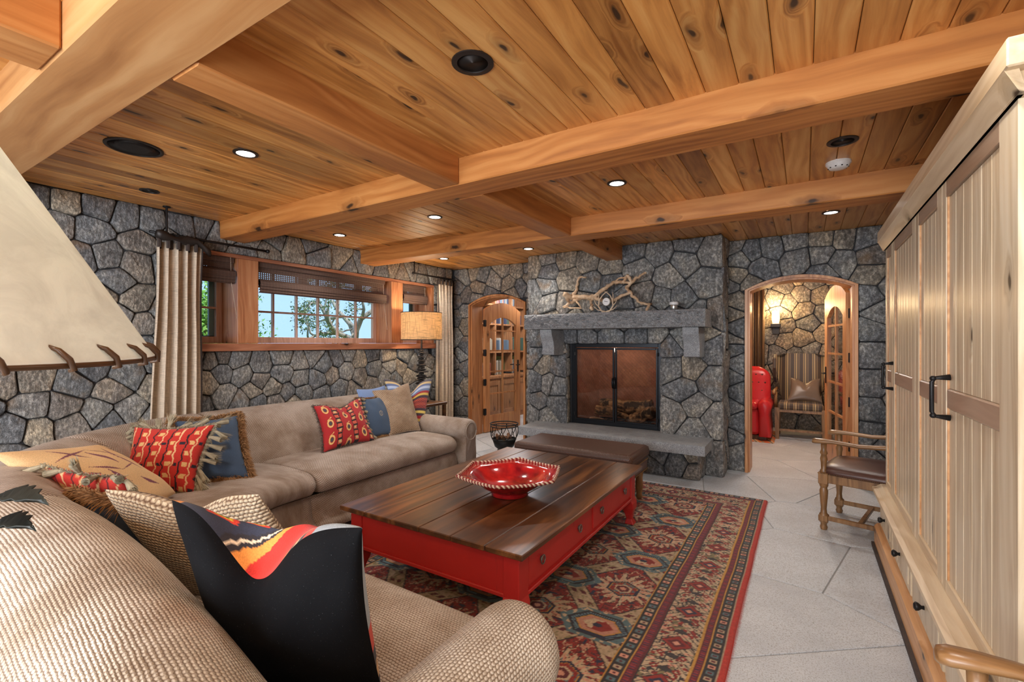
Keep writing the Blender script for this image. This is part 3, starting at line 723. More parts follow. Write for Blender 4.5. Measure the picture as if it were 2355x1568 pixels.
def rough_slab(x0, x1, y0, y1, z0, z1, amp, m, name, nx=120, nz=14):
    """slab with a rock-faced front edge"""
    from mathutils import noise as mn
    mb = MB(); R = []
    for i in range(nx+1):
        x = x0 + (x1-x0)*i/nx; r = []
        for j in range(nz+1):
            f = j/nz; z = z0 + (z1-z0)*f
            q = Vector((x*9, z*20, 3.1)); d = mn.fractal(q, .7, 2.1, 6) * amp*.8 + amp*.9*abs(mn.noise(Vector((x*16+z*26, z*9-x*5, 1.7))))
            edge = min(1, min(f, 1-f)*6 + .25)
            ee = min(1, (min(i, nx-i)/nx*(x1-x0))/.02 + .3)
            r.append((x, y0 + (amp*.9 - abs(d)*1.3) * edge * ee * -1 + amp*.3, z))
        r.append((x, y1, z1)); r.append((x, y1, z0)); R.append(r)
    mb.rings(R); return obj(name, mb, m, fire, smooth=False, auto=30)
rough_slab(-2.90, -.81, 4.795, 5.40, .31, .405, .006, M['granite'], 'hearth_slab', 90, 5)
rough_slab(-2.885, -.825, 4.90, 5.33, 1.565, 1.74, .034, M['granite_rough'], 'mantel_shelf', 260, 24)
for x0 in (-2.70, -1.055):
    mb = MB(); prof = [(5.32, 1.255), (5.06, 1.255), (5.03, 1.262), (5.022, 1.30), (5.03, 1.34), (5.01, 1.42), (4.97, 1.49), (4.955, 1.562), (5.32, 1.562)]
    mb.rings([[(x, p[0], p[1]) for p in prof] for x in (x0, x0+.158)]); obj('corbel', mb, M['granite'], fire, bev=.006)
# firebox interior
def m_brick():
    n = NT('firebox_brick', .9); c = n.obj(); x = n.n('SeparateXYZ', {0: c}); v = n.n('CombineXYZ', {0: n.math('ADD', x.outputs[0], x.outputs[1]), 1: x.outputs[2], 2: 0.0})
    r = n.n('VectorRotate', {'Vector': v, 'Angle': PI/4}, rotation_type='Z_AXIS')
    b = n.n('TexBrick', {'Vector': r, 'Color1': (.25, .10, .055, 1), 'Color2': (.31, .135, .08, 1), 'Mortar': (.17, .08, .055, 1), 'Scale': 7.0, 'Mortar Size': .012, 'Brick Width': .6, 'Row Height': .22})
    n.set(col=n.mix(.5, b.outputs[0], n.ramp(n.noise(c, 7, 5), [(.3, .6), (.7, 1.5)]), 'MULTIPLY')); n.bump(b.outputs[1], -.3, .01); return n.m
M['brick'] = m_brick()
mb = MB(); a0, a1, b0, b1 = -2.475, -1.37, -2.30, -1.55
for P in ([(a0, 5.45), (b0, 5.86)], [(b0, 5.86), (b1, 5.86)], [(b1, 5.86), (a1, 5.45)]):
    (xa, ya), (xb, yb) = P; mb.add([(xa, ya, .38), (xb, yb, .38), (xb, yb, 1.42), (xa, ya, 1.42)], [(0, 1, 2, 3)])
mb.add([(a0, 5.45, .405), (a1, 5.45, .405), (b1, 5.86, .405), (b0, 5.86, .405)], [(0, 1, 2, 3)]); mb.add([(a0, 5.45, 1.41), (a1, 5.45, 1.41), (b1, 5.86, 1.41), (b0, 5.86, 1.41)], [(0, 1, 2, 3)])
mb.box(-2.6, -1.2, 5.88, 5.92, .3, 1.5)
obj('firebox', mb, M['brick'], fire, fix=False)
M['fire_black'] = m_plain('firescreen_black', (.018, .02, .024), .35, .7)
scr = thing('fireplace_doors', 'black metal framed double glass doors closing the firebox', 'fireplace doors', (-1.92, 5.42, .405))
def ringbox(mb, x0, x1, z0, z1, w, ya, yb):
    mb.box(x0, x0+w, ya, yb, z0, z1, .003); mb.box(x1-w, x1, ya, yb, z0, z1, .003); mb.box(x0+w, x1-w, ya, yb, z0, z0+w, .003); mb.box(x0+w, x1-w, ya, yb, z1-w, z1, .003)
mb = MB(); ringbox(mb, -2.485, -1.362, .407, 1.40, .050, 5.405, 5.45); obj('outer_frame', mb, M['fire_black'], scr)
for a, b in ((-2.434, -1.926), (-1.918, -1.412)):
    mb = MB(); ringbox(mb, a, b, .452, 1.343, .022, 5.395, 5.42); dd = obj('door', mb, M['fire_black'], scr)
    mb = MB(); mb.box(a+.02, b-.02, 5.408, 5.412, .472, 1.323); obj('glass', mb, M['fireglass'], dd)
    hx = (b-.008) if a < -2 else (a+.008)
    mb = MB(); mb.tube([(hx, 5.395, .99), (hx, 5.36, .98), (hx, 5.352, .93), (hx, 5.36, .87), (hx, 5.395, .86)], [.007, .009, .012, .009, .007], 8); obj('handle', mb, M['fire_black'], dd, smooth=True)
    e = a if a < -2 else b
    for z in (.52, 1.27):
        mb = MB(); mb.tube([(e, 5.388, z-.02), (e, 5.388, z+.02)], .009, 8); obj('hinge', mb, M['black_iron'], dd)
def m_log():
    n = NT('gas_log', .9); c = n.obj(); g = n.noise(n.vmul(c, (6, 30, 30)), 1.0, 5); b = n.noise(c, 9, 4)
    col = n.ramp(g, [(.3, (.05, .025, .015)), (.5, (.40, .22, .10)), (.66, (.62, .42, .22))]); col = n.mix(n.ramp(b, [(.46, 0.0), (.58, .95)]), col, (.02, .015, .012))
    n.set(col=col); n.bump(n.math('ADD', g, b), .8, .02); return n.m
M['log'] = m_log()
def log(p, q, r, label):
    from mathutils import noise as mn
    t = [Vector(p).lerp(Vector(q), i/9) for i in range(10)]; mb = MB()
    mb.tube([v + Vector((0, mn.noise(v*7)*.02, mn.noise(v*9+Vector((5, 0, 0)))*.02)) for v in t], [r*(1 + .18*mn.noise(v*12)) for v in t], 12)
    o = obj('fire_log', mb, M['log'], None, smooth=True, origin=(Vector(p)+Vector(q))/2, auto=50); tag(o, label, 'log')
log((-2.22, 5.76, .60), (-1.58, 5.74, .62), .085, 'largest charred log lying across the back of the firebox')
log((-2.25, 5.62, .56), (-2.02, 5.66, .54), .055, 'short split log at the left of the fire')
log((-2.08, 5.55, .60), (-1.80, 5.66, .47), .035, 'thin log leaning across the middle of the fire')
log((-1.78, 5.66, .47), (-1.50, 5.56, .60), .072, 'thick log with a knotted end at the right of the fire')
log((-2.28, 5.52, .455), (-2.08, 5.53, .44), .028, 'small stick at the lower left of the fire')
mb = MB()
for k in range(260):
    x = RS.uniform(-2.3, -1.5); y = RS.uniform(5.49, 5.62); s_ = RS.uniform(.008, .018); mb.sphere((x, y, .412 + RS.uniform(0, .012)), s_, 5, 4)
o = obj('ember_bed', mb, m_plain('embers', (.38, .26, .15), .9, var=.8, scale=60), None, kind='stuff'); o['label'] = 'bed of tan embers and vermiculite in front of the logs'; o['category'] = 'embers'
mb = MB()
for k in range(7): mb.tube([(-2.2 + .1*k, 5.50, .44), (-2.2+.1*k, 5.78, .44)], .007, 6)
mb.tube([(-2.25, 5.5, .44), (-1.52, 5.5, .44)], .009, 6); mb.tube([(-2.25, 5.78, .44), (-1.52, 5.78, .44)], .009, 6)
for x in (-2.2, -1.6):
    for y in (5.5, 5.78): mb.tube([(x, y, .405), (x, y, .44)], .008, 6)
o = obj('fire_grate', mb, M['black_iron'], None); tag(o, 'black iron grate under the logs', 'grate')

# ---------------------------------------------------------------- rug (pile colours woven into the mesh)
def hsh(a, b, k=1.0):
    v = np.sin(a*127.1 + b*311.7 + k*74.7)*43758.5453; return v - np.floor(v)
def vnoise(x, y, k=1.0):
    xi, yi = np.floor(x), np.floor(y); fx, fy = x-xi, y-yi; fx = fx*fx*(3-2*fx); fy = fy*fy*(3-2*fy)
    return (hsh(xi, yi, k)*(1-fx) + hsh(xi+1, yi, k)*fx)*(1-fy) + (hsh(xi, yi+1, k)*(1-fx) + hsh(xi+1, yi+1, k)*fx)*fy
RX0, RX1, RY0, RY1 = -2.75, -.28, .55, 4.72
def lin(*c): return np.array([(x/255/12.92 if x/255 <= .04045 else ((x/255+.055)/1.055)**2.4) for x in c])
C_RED = lin(138, 34, 26); C_RED2 = lin(178, 44, 32); C_CRM = lin(196, 172, 140); C_NAVY = lin(30, 36, 62); C_TEAL = lin(84, 112, 118); C_MAR = lin(92, 22, 30); C_DK = lin(38, 34, 36); C_PINK = lin(206, 146, 122); C_OLV = lin(140, 128, 90); C_GOLD = lin(190, 140, 60)
def rug_col(x, y):
    n = x.shape; col = np.zeros(n + (3,))
    x = np.round(x/.006)*.006; y = np.round(y/.006)*.006
    wob = (vnoise(x*9, y*9, 3)-.5)*.012
    ex = np.minimum(RX1-x, x-RX0); ey = np.minimum(RY1-y, y-RY0) + .03
    d = np.minimum(ex, ey); al = np.where(ex < ey, y, x); ac = d
    def put(m, c): col[m] = c
    # field
    xc, yc = -.87, 3.39; px = (x+wob-xc)/.335; qy = (y-yc)/.40
    col[:] = C_RED
    a = px+qy; b = px-qy
    ia = np.round(a/2); ib = np.round(b/2); da = a-2*ia; db = b-2*ib          # diamond centred cells
    cx = (ia+ib)*1.0; cy = (ia-ib)*1.0; lx = (px-cx)*.335; ly = (qy-cy)*.40
    edge = 1 - np.maximum(np.abs(da), np.abs(db))
    nz = vnoise(x*75, y*75, 2); nz2 = vnoise(x*38+7, y*38, 5)
    put(nz > .74, C_MAR*.8); put((nz2 > .80), C_PINK*.8); put((nz2 < .18), C_NAVY); put((nz > .42) & (nz < .455), C_DK); put((nz2 > .60) & (nz2 < .63), C_CRM)
    al_ = (a-b)
    put(edge < .20, C_CRM*.82); sp = (np.abs(np.mod(al_*2.2, 1)-.5) < .17) & (edge < .13) & (edge > .03); put(sp, C_MAR)
    put((edge < .20) & (nz > .72), C_OLV); put((edge < .225) & (edge > .195), C_DK)
    r = np.hypot(lx/.20, ly/.175); th = np.arctan2(ly, lx)
    fl = .52 + .46*np.abs(np.mod(th*18/(2*PI) + r*.9, 1)-.5)*2
    fl = fl*(1 + (nz2-.5)*.5)
    put(r < fl*1.07, C_DK); put(r < fl, C_CRM); put((r < fl) & (nz > .80), C_RED); put((r < fl*.9) & (nz < .14), C_TEAL); put((r < fl*.80) & (np.abs(np.mod(th*9/PI, 1)-.5) < .13), C_PINK)
    hexr = np.maximum(np.abs(lx)/.085, (np.abs(lx)*.5 + np.abs(ly)*.87)/.078)
    put(hexr < 1.0, C_NAVY); put(hexr < .84, C_GOLD); put(hexr < .80, C_RED); put((hexr < .55), C_CRM); put(hexr < .42, C_MAR); put(hexr < .2, C_PINK)
    put((hexr < .8) & (hexr > .55) & (nz > .66), C_TEAL)
    # medallions at lattice vertices
    pv = px; qv = qy - 1; a2 = pv+qv; b2 = pv-qv; ja = np.round(a2/2); jb = np.round(b2/2)
    vx = (pv-(ja+jb))*.335; vy = (qv-(ja-jb))*.40
    h2 = np.maximum(np.abs(vy)/.10, (np.abs(vx)*.75 + np.abs(vy)*.62)/.125)
    put(h2 < 1.25, C_TEAL); put((h2 < 1.25) & (nz > .74), C_CRM); put(h2 < .98, C_DK); put(h2 < .90, C_NAVY)
    put((h2 < .88) & (h2 > .74) & (np.mod(th*14 + x*40, 1) > .5), C_TEAL*1.5); put(h2 < .70, C_GOLD); put(h2 < .64, C_PINK*.8); put(h2 < .44, C_RED); put((h2 < .44) & (nz2 > .55), C_CRM); put(h2 < .16, C_NAVY)
    # borders
    put(d < .435, C_GOLD); 
    def band(lo, hi, base, fn=None):
        m = (d >= lo) & (d < hi); col[m] = base
        if fn: fn(m, (d-lo)/(hi-lo))
    def dash(m, f, c1=C_PINK, c2=C_CRM, p=.042):
        k = np.mod(al/p, 1); kk = np.mod(np.floor(al/p), 3)
        s = m & (k > .22) & (k < .78) & (f > .2) & (f < .8); col[s & (kk == 0)] = c1; col[s & (kk == 1)] = c2*.8; col[s & (kk == 2)] = C_TEAL
        s = m & (k > .42) & (k < .58) & (f > .38) & (f < .62); col[s] = C_MAR
    def tiny(m, f):
        k = np.mod(al/.016, 1); s = m & (k > .45) & (np.abs(f-.5) < .28); col[s] = C_MAR*2.4; s = m & (k < .2) & (np.abs(f-.5) < .3); col[s] = C_NAVY
    def main(m, f):
        p = .30; k = np.mod(al/p, 1); u = (k-.5)*p; v = (f-.5)*.19; kk = np.mod(np.floor(al/p), 2)
        z1 = vnoise(al*46, d*46, 11); z2 = vnoise(al*26, d*30, 17)
        col[m & (np.abs(z1-.5) < .055)] = C_DK*1.5; col[m & (z1 > .74)] = C_RED; col[m & (z2 > .80)] = C_OLV*.8; col[m & (z1 < .20)] = C_PINK
        hx = np.abs(u)/.052 + np.abs(v)/.060
        col[m & (hx < 1.25)] = C_DK; col[m & (hx < 1.12)] = C_RED; c = m & (hx < .7); col[c & (kk == 0)] = C_NAVY; col[c & (kk == 1)] = C_MAR
        col[m & (hx < .34)] = C_PINK; st = np.abs(np.abs(u)-.098); col[m & (st + np.abs(v)*.35 < .018)] = C_DK*1.6
        sx = np.abs(np.abs(u) - .098) + np.abs(np.abs(v)-.05); col[m & (sx < .022)] = C_RED; col[m & (sx < .01)] = C_CRM
        col[m & (np.abs(np.mod(u*28 + np.abs(v)*30, 1)-.5) < .08) & (hx > 1.3)] = C_DK*1.8
    band(.345, .352, C_GOLD); band(.37, .43, C_DK, dash); band(.325, .365, C_MAR, tiny); band(.135, .318, C_CRM*.9, main); band(.318, .324, C_DK); band(.128, .135, C_GOLD); band(.092, .128, C_MAR, tiny)
    band(.035, .090, C_DK, dash); band(.030, .036, C_CRM*.7); 
    put((ex < .030), C_RED2); put((ey < .036) & (ex >= .03), C_MAR*1.2)
    sh = .74 + .36*vnoise(x*160, y*160, 9); fade = .9 + .2*vnoise(x*2, y*2, 21)
    return np.clip(col * (sh*fade)[..., None], 0, 1)
def grid_mesh(name, P, C, m, parent=None, origin=(0, 0, 0), smooth=True):
    ny, nx = P.shape[:2]; me = bpy.data.meshes.new(name); o = bpy.data.objects.new(name, me); COL.objects.link(o)
    idx = np.arange(ny*nx).reshape(ny, nx)
    q = np.stack([idx[:-1, :-1], idx[:-1, 1:], idx[1:, 1:], idx[1:, :-1]], -1).reshape(-1, 4)
    v = P.reshape(-1, 3) - np.array(origin)
    me.vertices.add(len(v)); me.vertices.foreach_set('co', v.ravel())
    me.loops.add(q.size); me.loops.foreach_set('vertex_index', q.ravel().astype(np.int32))
    me.polygons.add(len(q)); me.polygons.foreach_set('loop_start', np.arange(0, q.size, 4, dtype=np.int32))
    me.update(calc_edges=True)
    ca = me.color_attributes.new('Col', 'FLOAT_COLOR', 'POINT'); cc = np.ones((len(v), 4)); cc[:, :3] = C.reshape(-1, 3); ca.data.foreach_set('color', cc.ravel())
    if smooth: me.polygons.foreach_set('use_smooth', [True]*len(me.polygons))
    me.materials.append(m); pb = BASE.get(parent.name, Vector((0, 0, 0))) if parent else Vector((0, 0, 0))
    if parent: o.parent = parent
    o.location = Vector(origin) - pb; BASE[o.name] = Vector(origin); me.validate(); return o
rug = thing('area_rug', 'red, cream and navy patterned oriental rug under the coffee table', 'rug', (-1.5, 2.6, 0))
nx, ny = 412, 696
gx, gy = np.meshgrid(np.linspace(RX0, RX1, nx), np.linspace(RY0, RY1, ny))
gz = .010 + .0015*(vnoise(gx*130, gy*130, 4)-.5); e_ = np.minimum(np.minimum(gx-RX0, RX1-gx), np.minimum(gy-RY0, RY1-gy)); gz = np.where(e_ < .004, .0, gz)
grid_mesh('pile', np.stack([gx + .006*(vnoise(gy*6, gx*0, 8)-.5), gy, gz], -1), rug_col(gx, gy), M['rug'], rug)
mb = MB()
for k in range(700):
    y = RY0 + (RY1-RY0)*k/700; s_ = RS.uniform(.010, .018); mb.add([(RX1-.003, y, .006), (RX1-.003, y+.004, .006), (RX1+s_, y+.002+RS.uniform(-.003, .003), .002)], [(0, 1, 2)])
obj('selvage_fringe', mb, m_plain('rug_selvage', tuple(C_RED2), .9, var=.4), rug, kind='stuff')

# ---------------------------------------------------------------- sectional sofa
SC = (-2.35, 2.05)
def sofa_pt(s, dA, dB, z, bend=False):
    """s: path length measure; d: distance inward from the outer back line"""
    if s <= 1.55:
        q = max(0.0, (1.35-s)/1.45)**1.6 if bend else 0.0
        return (-.80 - s, .24 + dA - .17*q*(.42 + .58*min(1.0, max(0.0, dA)/.22)), z - .045*q*max(0.0, min(1.0, (z-.5)/.3)))
    if s <= 4.45:
        f = (s-1.55)/2.9; ph = f*PI/2; k = f*f*(3-2*f); d = dA*(1-k) + dB*k
        return (SC[0] - (2.03-d)*math.sin(ph), SC[1] - (1.81-d)*math.cos(ph), z)
    return (-4.38 + dB, 2.05 + (s-4.45), z)
def densify(A, n=4):
    out = []; m = len(A)
    for i in range(m):
        p0, p1, p2, p3 = A[(i-1) % m], A[i], A[(i+1) % m], A[(i+2) % m]
        for k in range(n):
            t = k/n; out.append(tuple(.5*((2*b) + (-a+c)*t + (2*a-5*b+4*c-d)*t*t + (-a+3*b-3*c+d)*t*t*t) for a, b, c, d in zip(p0, p1, p2, p3)))
    return out
def sofa_piece(name, A, B, s0, s1, m, parent, soft=.03, step=.05, crown=0.0, scale_uv=1.0, dn=3):
    PA, PB = densify(A, dn), densify(B, dn); n = len(PA)
    ss = [s0 + (s1-s0)*i/max(2, int((s1-s0)/step)) for i in range(max(2, int((s1-s0)/step))+1)]
    prof = []
    if soft: prof = [(s0, .84, 0), (s0+soft*.25, .92, 0), (s0+soft*.7, .98, 0)] + [(s, 1, 1) for s in ss if s0+soft < s < s1-soft] + [(s1-soft*.7, .98, 0), (s1-soft*.25, .92, 0), (s1, .84, 0)]
    else: prof = [(s, 1, 1) for s in ss]
    ca = (sum(p[0] for p in PA)/n, sum(p[1] for p in PA)/n); cb = (sum(p[0] for p in PB)/n, sum(p[1] for p in PB)/n)
    mb = MB(); R = []; uv = []
    vl = [0]; 
    for i in range(n-1): vl.append(vl[-1] + math.hypot(PA[i+1][0]-PA[i][0], PA[i+1][1]-PA[i][1]))
    for s, k, _ in prof:
        f = (s-s0)/(s1-s0); up = crown*math.sin(PI*f)
        r = []
        for i in range(n):
            da = ca[0] + (PA[i][0]-ca[0])*k; za = ca[1] + (PA[i][1]-ca[1])*k; db = cb[0] + (PB[i][0]-cb[0])*k; zb = cb[1] + (PB[i][1]-cb[1])*k
            t = min(1, max(0, (s-1.55)/2.9)); t = t*t*(3-2*t); z = za*(1-t) + zb*t; z = z + (up if z > ca[1] else 0)
            r.append(sofa_pt(s, da, db, z, name == 'backrest')); uv.append((s*scale_uv, vl[i]*scale_uv))
        R.append(r)
    mb.rings(R); mb.uv = uv
    return obj(name, mb, m, parent, smooth=True)
sofa = thing('sectional_sofa', 'large beige woven curved sectional sofa with rolled arms around the coffee table', 'sofa', (-3.2, 1.6, .012))
BA = [(.06,.07),(.02,.30),(0,.55),(0,.68),(.04,.78),(.13,.84),(.24,.86),(.34,.835),(.42,.765),(.47,.65),(.50,.50),(.52,.35),(.51,.07)]
BB = [(.06,.07),(.02,.30),(0,.55),(0,.66),(.05,.76),(.15,.82),(.27,.845),(.38,.82),(.48,.755),(.58,.63),(.67,.50),(.71,.35),(.69,.07)]
for s0, s1, mm in ((-.10, 1.60, 'weave'), (1.603, 3.05, 'weave_far'), (3.053, 4.22, 'weave_far'), (4.223, 6.20, 'weave_far')):
    sofa_piece('backrest', BA, BB, s0, s1, M[mm], sofa, .045, .06)
SA = [(.46,.31),(.46,.43),(.60,.462),(.80,.475),(1.00,.468),(1.075,.445),(1.11,.39),(1.085,.325),(1.02,.305),(.7,.30)]
SB = [(.62,.31),(.62,.43),(.80,.462),(1.02,.475),(1.30,.468),(1.395,.445),(1.44,.39),(1.41,.325),(1.33,.305),(1.0,.30)]
for s0, s1, mm in ((.055, 1.62, 'weave'), (1.625, 4.52, 'weave_far'), (4.525, 6.12, 'weave_far')):
    sofa_piece('seat_cushion', SA, SB, s0, s1, M[mm], sofa, .05, .06, .012)
GA = [(.08,.03),(.08,.30),(.98,.30),(1.045,.29),(1.06,.15),(1.055,.03)]
GB = [(.08,.03),(.08,.30),(1.28,.30),(1.35,.29),(1.38,.15),(1.37,.03)]
for s0, s1, mm in ((.02, 1.60, 'weave'), (1.605, 4.50, 'weave_far'), (4.505, 6.16, 'weave_far')):
    sofa_piece('base', GA, GB, s0, s1, M[mm], sofa, 0, .07)
def arm(c, a0, a1, axis, m, r=.14, zc=.50, pipe=True):
    """rolled arm; c cross position, runs from a0 (back) to a1 (rounded front)"""
    prof = [(-.10, .05), (-.10, .36)] + [(r*math.cos(t), (zc-.0) + r*math.sin(t)) for t in [PI*1.18 - PI*1.36*i/16 for i in range(17)]] + [(.10, .36), (.10, .05)]
    prof = densify(prof, 2); n = len(prof); sgn = 1 if a1 > a0 else -1; L = abs(a1-a0)
    st = [(0, 1.0)] + [(L*i/12, 1.0) for i in range(1, 12)] + [(L-.085, 1.0), (L-.05, .985), (L-.022, .945), (L-.006, .88), (L, .78)]
    mb = MB(); R = []; uv = []
    vl = [0]
    for i in range(n-1): vl.append(vl[-1] + math.hypot(prof[i+1][0]-prof[i][0], prof[i+1][1]-prof[i][1]))
    for t, k in st:
        row = []
        for i, (x, z) in enumerate(prof):
            xx = x*k; z2 = zc + (z-zc)*(k if z > .2 else 1.0) if z > .2 else z
            p = a0 + sgn*t
            row.append((c+xx, p, z2) if axis == 1 else (p, c+xx, z2)); uv.append((t, vl[i]))
        R.append(row)
    mb.rings(R); mb.uv = uv
    o = obj('arm', mb, m, sofa, smooth=True)
    if not pipe: return
    mb = MB()
    P = [(r*.70*math.cos(t), zc + r*.70*math.sin(t)) for t in [2*PI*i/28 for i in range(29)]]
    f = a1 + sgn*.001
    mb.tube([(c+x, f, z) if axis == 1 else (f, c+x, z) for x, z in P], .006, 6); obj('piping', mb, m, o, smooth=True)
arm(-.72, .20, 1.22, 1, M['weave'], pipe=False); arm(3.90, -4.15, -2.93, 0, M['weave_far'], .125, .49)

# ---------------------------------------------------------------- pillows
def pillow(name, label, cs, T, colf, m=None, chop=.0, mback=None, colb=None, n=44, pinch=.06, group=None, sag=.0, edge=None, cc=.5, cw=.20, puff=0.0):
    """cs: BL, BR, TR, TL corners; colf(u,v)->rgb for the front face (normal = U x V side)"""
    BL, BR, TR, TL = [np.array(c, float) for c in cs]; cen = (BL+BR+TR+TL)/4
    t = thing(name, label, 'pillow', tuple(((BL+BR)/2)), group)
    u, v = np.meshgrid(np.linspace(0, 1, n), np.linspace(0, 1, n))
    su = np.sin(PI*u); sv = np.sin(PI*v)
    uu = u + (0.5-u)*2*pinch*sv**1.0*1.0 if pinch else u
    vv = v + (0.5-v)*2*pinch*su
    if chop: vv = vv - chop*np.exp(-((u-cc)/np.where(u < cc, cw*1.75 if puff else cw, cw))**2)*v**2.2
    P = ((1-uu)*(1-vv))[..., None]*BL + (uu*(1-vv))[..., None]*BR + (uu*vv)[..., None]*TR + ((1-uu)*vv)[..., None]*TL
    N = np.cross(BR-BL, TL-BL); N /= np.linalg.norm(N)
    prof = (np.clip(4*u*(1-u), 0, 1)**.42)*(np.clip(4*v*(1-v), 0, 1)**.42)
    prof = prof*(1 - sag*(v-.35)); wr = (vnoise(u*5+T*50, v*5, 31)-.5)*.22
    if chop: prof = prof*(1 - .45*np.exp(-((u-cc)/.10)**2)*np.clip(v-.35, 0, 1)*1.5)
    for sgn, cf, mm, nm in ((1, colf, m or M['vcol'], 'front'), (-1, colb or colf, mback or m or M['vcol'], 'back')):
        Q = P + (N*sgn)*((T*prof*(1+wr)))[..., None]
        if sgn > 0 and puff: Q = Q + ((TL-BL)/np.linalg.norm(TL-BL))*(puff*np.exp(-((u-cc)/.30)**2)*np.sin(PI*v)**1.3*np.clip(v*1.5, 0, 1))[..., None] + N*(puff*.45*np.sin(PI*v)*np.sin(PI*u))[..., None]
        C = cf(u, v) if cf else np.ones(u.shape + (3,))*.5
        o = grid_mesh(nm, Q if sgn > 0 else Q, C, mm, t, tuple(BASE[t.name]))
        uvl = o.data.uv_layers.new(name='UVMap'); li = np.zeros(len(o.data.loops), dtype=np.int32); o.data.loops.foreach_get('vertex_index', li)
        W_ = np.linalg.norm(BR-BL); H_ = np.linalg.norm(TL-BL); uvl.data.foreach_set('uv', np.stack([u.ravel()*W_, v.ravel()*H_], -1)[li].ravel())
    rim = [P[0, j] for j in range(n)] + [P[i, n-1] for i in range(1, n)] + [P[n-1, j] for j in range(n-2, -1, -1)] + [P[i, 0] for i in range(n-2, 0, -1)]
    if edge:
        mb = MB(); mb.tube([tuple(p) for p in rim] + [tuple(rim[0])], .005, 6); obj('piping', mb, edge, t, smooth=True)
    return t, P, N, cen, rim
def fringe(t, rim, cen, m, L=.035, count=900, w=.004, sel=None, name='fringe'):
    mb = MB(); K = len(rim)
    for _ in range(count):
        q = RS.uniform(0, K); i = int(q) % K
        if sel and not sel(i/K): continue
        p = np.array(rim[i])*(1-(q % 1)) + np.array(rim[(i+1) % K])*(q % 1)
        d = p-cen; d /= np.linalg.norm(d)+1e-9; d = d + RS.normal(0, .55, 3); d /= np.linalg.norm(d); s = np.cross(d, RS.normal(0, 1, 3)); s /= np.linalg.norm(s)+1e-9
        l = L*RS.uniform(.6, 1.25); a = p + s*w/2; b = p - s*w/2; g = np.array([0, 0, -.3*l])
        m1 = p + d*l*.55; e = p + d*l + g; c = np.cross(d, s)*w*.5
        k = len(mb.v); mb.v += [tuple(a), tuple(b), tuple(m1+s*w*.45+c), tuple(m1-s*w*.45-c), tuple(e)]; mb.f += [(k, k+1, k+3, k+2), (k+2, k+3, k+4)]
    return obj(name, mb, m, t, kind='stuff', fix=False)
def tassels(t, rim, cen, m, every=9, L=.06, sel=None):
    K = len(rim)
    for i in range(0, K, every):
        if sel and not sel(i/K): continue
        p = np.array(rim[i]); d = p-cen; d /= np.linalg.norm(d)+1e-9; d = d + np.array([0, 0, -.55]) + RS.normal(0, .25, 3); d /= np.linalg.norm(d)
        mb = MB(); g = np.array([0, 0, -.12*L]); mb.tube([tuple(p), tuple(p+d*L*.12), tuple(p+d*L*.20), tuple(p+d*L*.26), tuple(p+d*L*.6+g*.5), tuple(p+d*L*.92+g)], [.006, .011, .008, .010, .015, .017], 9)
        for k in range(40):
            e = d + RS.normal(0, .13, 3); e /= np.linalg.norm(e); q = p + d*L*.24 + RS.normal(0, .003, 3); s = np.cross(e, [0, 0, 1.]); s /= np.linalg.norm(s)+1e-9; s *= .0016
            j = len(mb.v); mb.v += [tuple(q-s), tuple(q+s), tuple(q+e*L*.8+s), tuple(q+e*L*.8-s), tuple(q+e*L)]; mb.f += [(j, j+1, j+2, j+3), (j+3, j+2, j+4)]
        obj('tassel', mb, m, t, fix=False)
def ikat(u, v):       # red ikat with dark bands and cream drops
    c = np.zeros(u.shape+(3,)); c[:] = lin(176, 34, 38); w = vnoise(u*14, v*14, 3)*.03
    k = np.mod((u+w)*3.0, 1); c[(k > .70)] = lin(44, 26, 30); m = (k > .74) & (k < .96) & (np.mod(v*9, 1) > .35); c[m] = lin(205, 92, 70); m = (k > .79) & (k < .91) & (np.mod(v*9, 1) > .5) & (np.mod(np.floor(v*9), 2) == 0); c[m] = lin(206, 188, 130)
    ku = (np.mod(u*3.0, 1)-.35)/3.0; kv = (np.mod(v*3+np.floor(u*3)*.5, 1)-.5)/3
    r = np.hypot(ku/.055, kv/.09 + .0); c[(r < 1) & (r > .62)] = lin(228, 190, 120); c[(r <= .5)] = lin(70, 72, 76)
    tl = (np.abs(ku - .03*np.sin(kv*60)) < .011) & (kv > .06) & (kv < .14); c[tl] = lin(228, 190, 120)
    return c
def ikat2(u, v):
    c = np.zeros(u.shape+(3,)); c[:] = lin(190, 44, 34); n = vnoise(u*9, v*16, 5); k = np.mod(u*4.5 + n*.25, 1)
    c[k < .10] = lin(28, 22, 28); c[(k > .45) & (k < .53)] = lin(228, 190, 140); m = (np.mod(v*6, 1) < .38) & (k > .62) & (k < .9); c[m] = lin(222, 180, 120); m = (np.mod(v*6, 1) < .28) & (k > .16) & (k < .38) & (np.mod(np.floor(v*6), 2) == 0); c[m] = lin(30, 26, 40); return c
def kilim(u, v):
    c = np.zeros(u.shape+(3,)); c[:] = lin(196, 44, 34); d = u*.9 + (1-v)*.35; j = vnoise(u*50, v*50, 2)*.012; d = d + j
    def B(a, b, q): c[(d > a) & (d < b)] = lin(*q)
    B(-1, .22, (150, 160, 168)); B(.22, .27, (200, 60, 40)); B(.27, .36, (40, 40, 50)); B(.30, .33, (214, 170, 120)); B(.36, .40, (214, 130, 60)); B(.62, .66, (224, 146, 66)); B(.66, .70, (40, 36, 42)); B(.675, .685, (230, 210, 180)); B(.70, .86, (44, 48, 66)); B(.86, .9, (224, 146, 66)); B(.9, 1.02, (150, 164, 176)); B(1.02, 1.4, (222, 140, 66))
    z = (np.abs(d-.78) + np.abs(np.mod(v*5, 1)-.5)*.12); c[z < .05] = lin(214, 60, 40); c[z < .03] = lin(220, 190, 60); c[z < .016] = lin(50, 90, 60)
    return c
